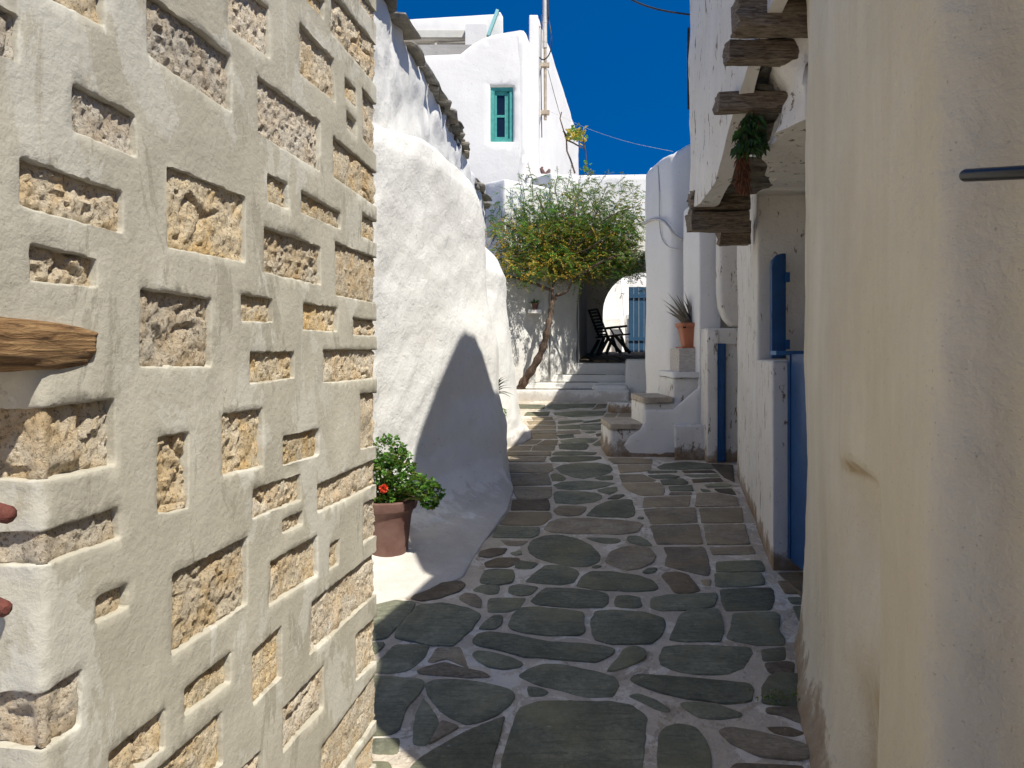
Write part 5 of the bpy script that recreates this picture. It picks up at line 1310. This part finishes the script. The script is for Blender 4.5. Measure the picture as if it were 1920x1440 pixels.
# crown: sprays of small leaflets; density follows the uneven crown outline
def walld(px_): return float(np.interp(px_, [900, 946, 1083, 1210], [10.9, 10.95, 12.10, 12.05]))
lobes = [(940, 440, 26, 40, .8), (960, 490, 36, 28, .9), (985, 425, 34, 42, 1.1), (1010, 375, 30, 30, .55), (1035, 425, 40, 40, 1.3), (1015, 490, 46, 34, 1.5), (1070, 480, 44, 40, 1.6), (1080, 420, 44, 42, 1.5), (1090, 365, 40, 26, .6), (1125, 440, 42, 44, 1.7),
         (1130, 385, 42, 28, .7), (1160, 475, 36, 40, 1.8), (1175, 420, 36, 44, 1.4), (1185, 365, 22, 26, .35), (1195, 490, 20, 34, 1.2), (1100, 500, 40, 24, 1.4), (1050, 345, 24, 18, .35), (980, 335, 18, 16, .2), (1150, 345, 34, 12, .3), (1095, 335, 34, 14, .25), (925, 405, 10, 24, .3), (1060, 515, 40, 12, .8), (980, 515, 34, 10, .6), (1140, 512, 34, 12, .7)]
lv_ = [[] for _ in range(4)]; tw = MB(); cr = MB(); bl = MB()
tot = sum(l[4]*l[2]*l[3] for l in lobes)
NS = 3200
for lx, ly, rx, ry, dn in lobes:
    for k in range(int(NS*dn*rx*ry/tot)):
        u = rng.normal(0, .52, 3); px_, py_ = lx+u[0]*rx, ly+u[1]*ry
        if px_ > 1204 and random.random() < .6: px_ = random.uniform(1170, 1204)
        D = walld(px_)-.12-abs(u[2])*1.0
        c = P(px_, py_, D)
        # twig drooping outwards
        d = Vector((random.uniform(-1, 1), random.uniform(-1, .6), random.uniform(-.8, .6))); d.normalize()
        L = random.uniform(.10, .22); e = c+d*L+Vector((0, 0, -.03)); m_ = c+d*L*.5+Vector((0, 0, .012))
        if k % 4 == 0: tw.tube([c, m_, e], [.0035, .003, .0015], 3)
        green = 0 if random.random() < .45 else (1 if random.random() < .45+.4*(px_ > 1100) else 2)  # more dark leaves at the right: the crown's shade put into leaf colour
        if py_ > 420 and px_ < 1140 and random.random() < .22: green = 3
        nl = random.randint(7, 11)
        for j in range(nl):
            t = (j+.5)/nl; q = c.lerp(m_, t*2) if t < .5 else m_.lerp(e, t*2-1)
            for s_ in (-1, 1):
                sd_ = d.cross(Vector((0, 0, 1))); sd_ = sd_.normalized() if sd_.length > .05 else Vector((1, 0, 0))
                dl = sd_*s_+d*.5+Vector((random.uniform(-.3, .3), random.uniform(-.3, .3), random.uniform(-.5, .25)))
                cr.leaf(q, dl, (random.uniform(-.5, .5), random.uniform(-.5, .5), 1), random.uniform(.028, .050), random.uniform(.010, .017), green)
        if random.random() < (.30 if (py_ > 430 and px_ < 1150) else .08):
            for j in range(random.randint(2, 6)):
                q = c+Vector(rng.normal(0, .06, 3)); r = random.uniform(.008, .014)
                bl.add([q+Vector(v)*r for v in ((1,0,0),(-1,0,0),(0,1,0),(0,-1,0),(0,0,1),(0,0,-1))], [(0,2,4),(2,1,4),(1,3,4),(3,0,4),(2,0,5),(1,2,5),(3,1,5),(0,3,5)])
# upright sparse shoots at the top
for sx_, sy_, ex_, ey_ in ((985, 380, 972, 322), (1000, 370, 990, 305), (1040, 360, 1045, 312), (1060, 365, 1072, 306), (1075, 360, 1068, 318), (1150, 350, 1175, 328), (1120, 350, 1140, 318), (1160, 380, 1203, 345), (1165, 400, 1206, 372), (965, 400, 950, 370), (940, 410, 935, 385), (1095, 350, 1110, 320)):
    a = P(sx_, sy_, walld(sx_)-.3); e = P(ex_, ey_, walld(sx_)-.4); tw.tube([a, a.lerp(e, .5)+Vector((.02, 0, .01)), e], [.005, .004, .002], 4)
    for j in range(26):
        q = a.lerp(e, random.random()); cr.leaf(q, rng.normal(0, 1, 3)+np.array([0, 0, .1]), (0, 0, 1), random.uniform(.03, .05), .011, random.choice((0, 1, 2)))
tw.build('twigs', M['bark'], tr_, None, 'stuff'); cr.build('crown', [M['leaf_c'], M['leaf_b'], M['leaf_a'], M['leaf_y']], tr_); bl.build('blossom', M['blossom'], tr_, None, 'stuff')

# ------------------------------------------------------------------ small weeds along the right wall foot
for lab, (px_, py_), n in (('tuft of green weed at the foot of the cream wall', (1521, 1312), 90), ('low green weed in the paving joint left of the wall foot', (1460, 1318), 70)):
    g0 = G(px_, py_); t = thing('weed', lab, 'weed', tuple(g0)); b = MB()
    for k in range(n):
        c = g0+Vector((random.gauss(0, .012 if n > 80 else .04), random.gauss(0, .02), random.uniform(.005, .03))); b.leaf(c, (random.uniform(-1, 1), random.uniform(-1, 1), random.uniform(.2, 1)), rng.normal(0, 1, 3), .016, .007, k % 2)
    b.build('leaves', [M['leaf_b'], M['leaf_c']], t)
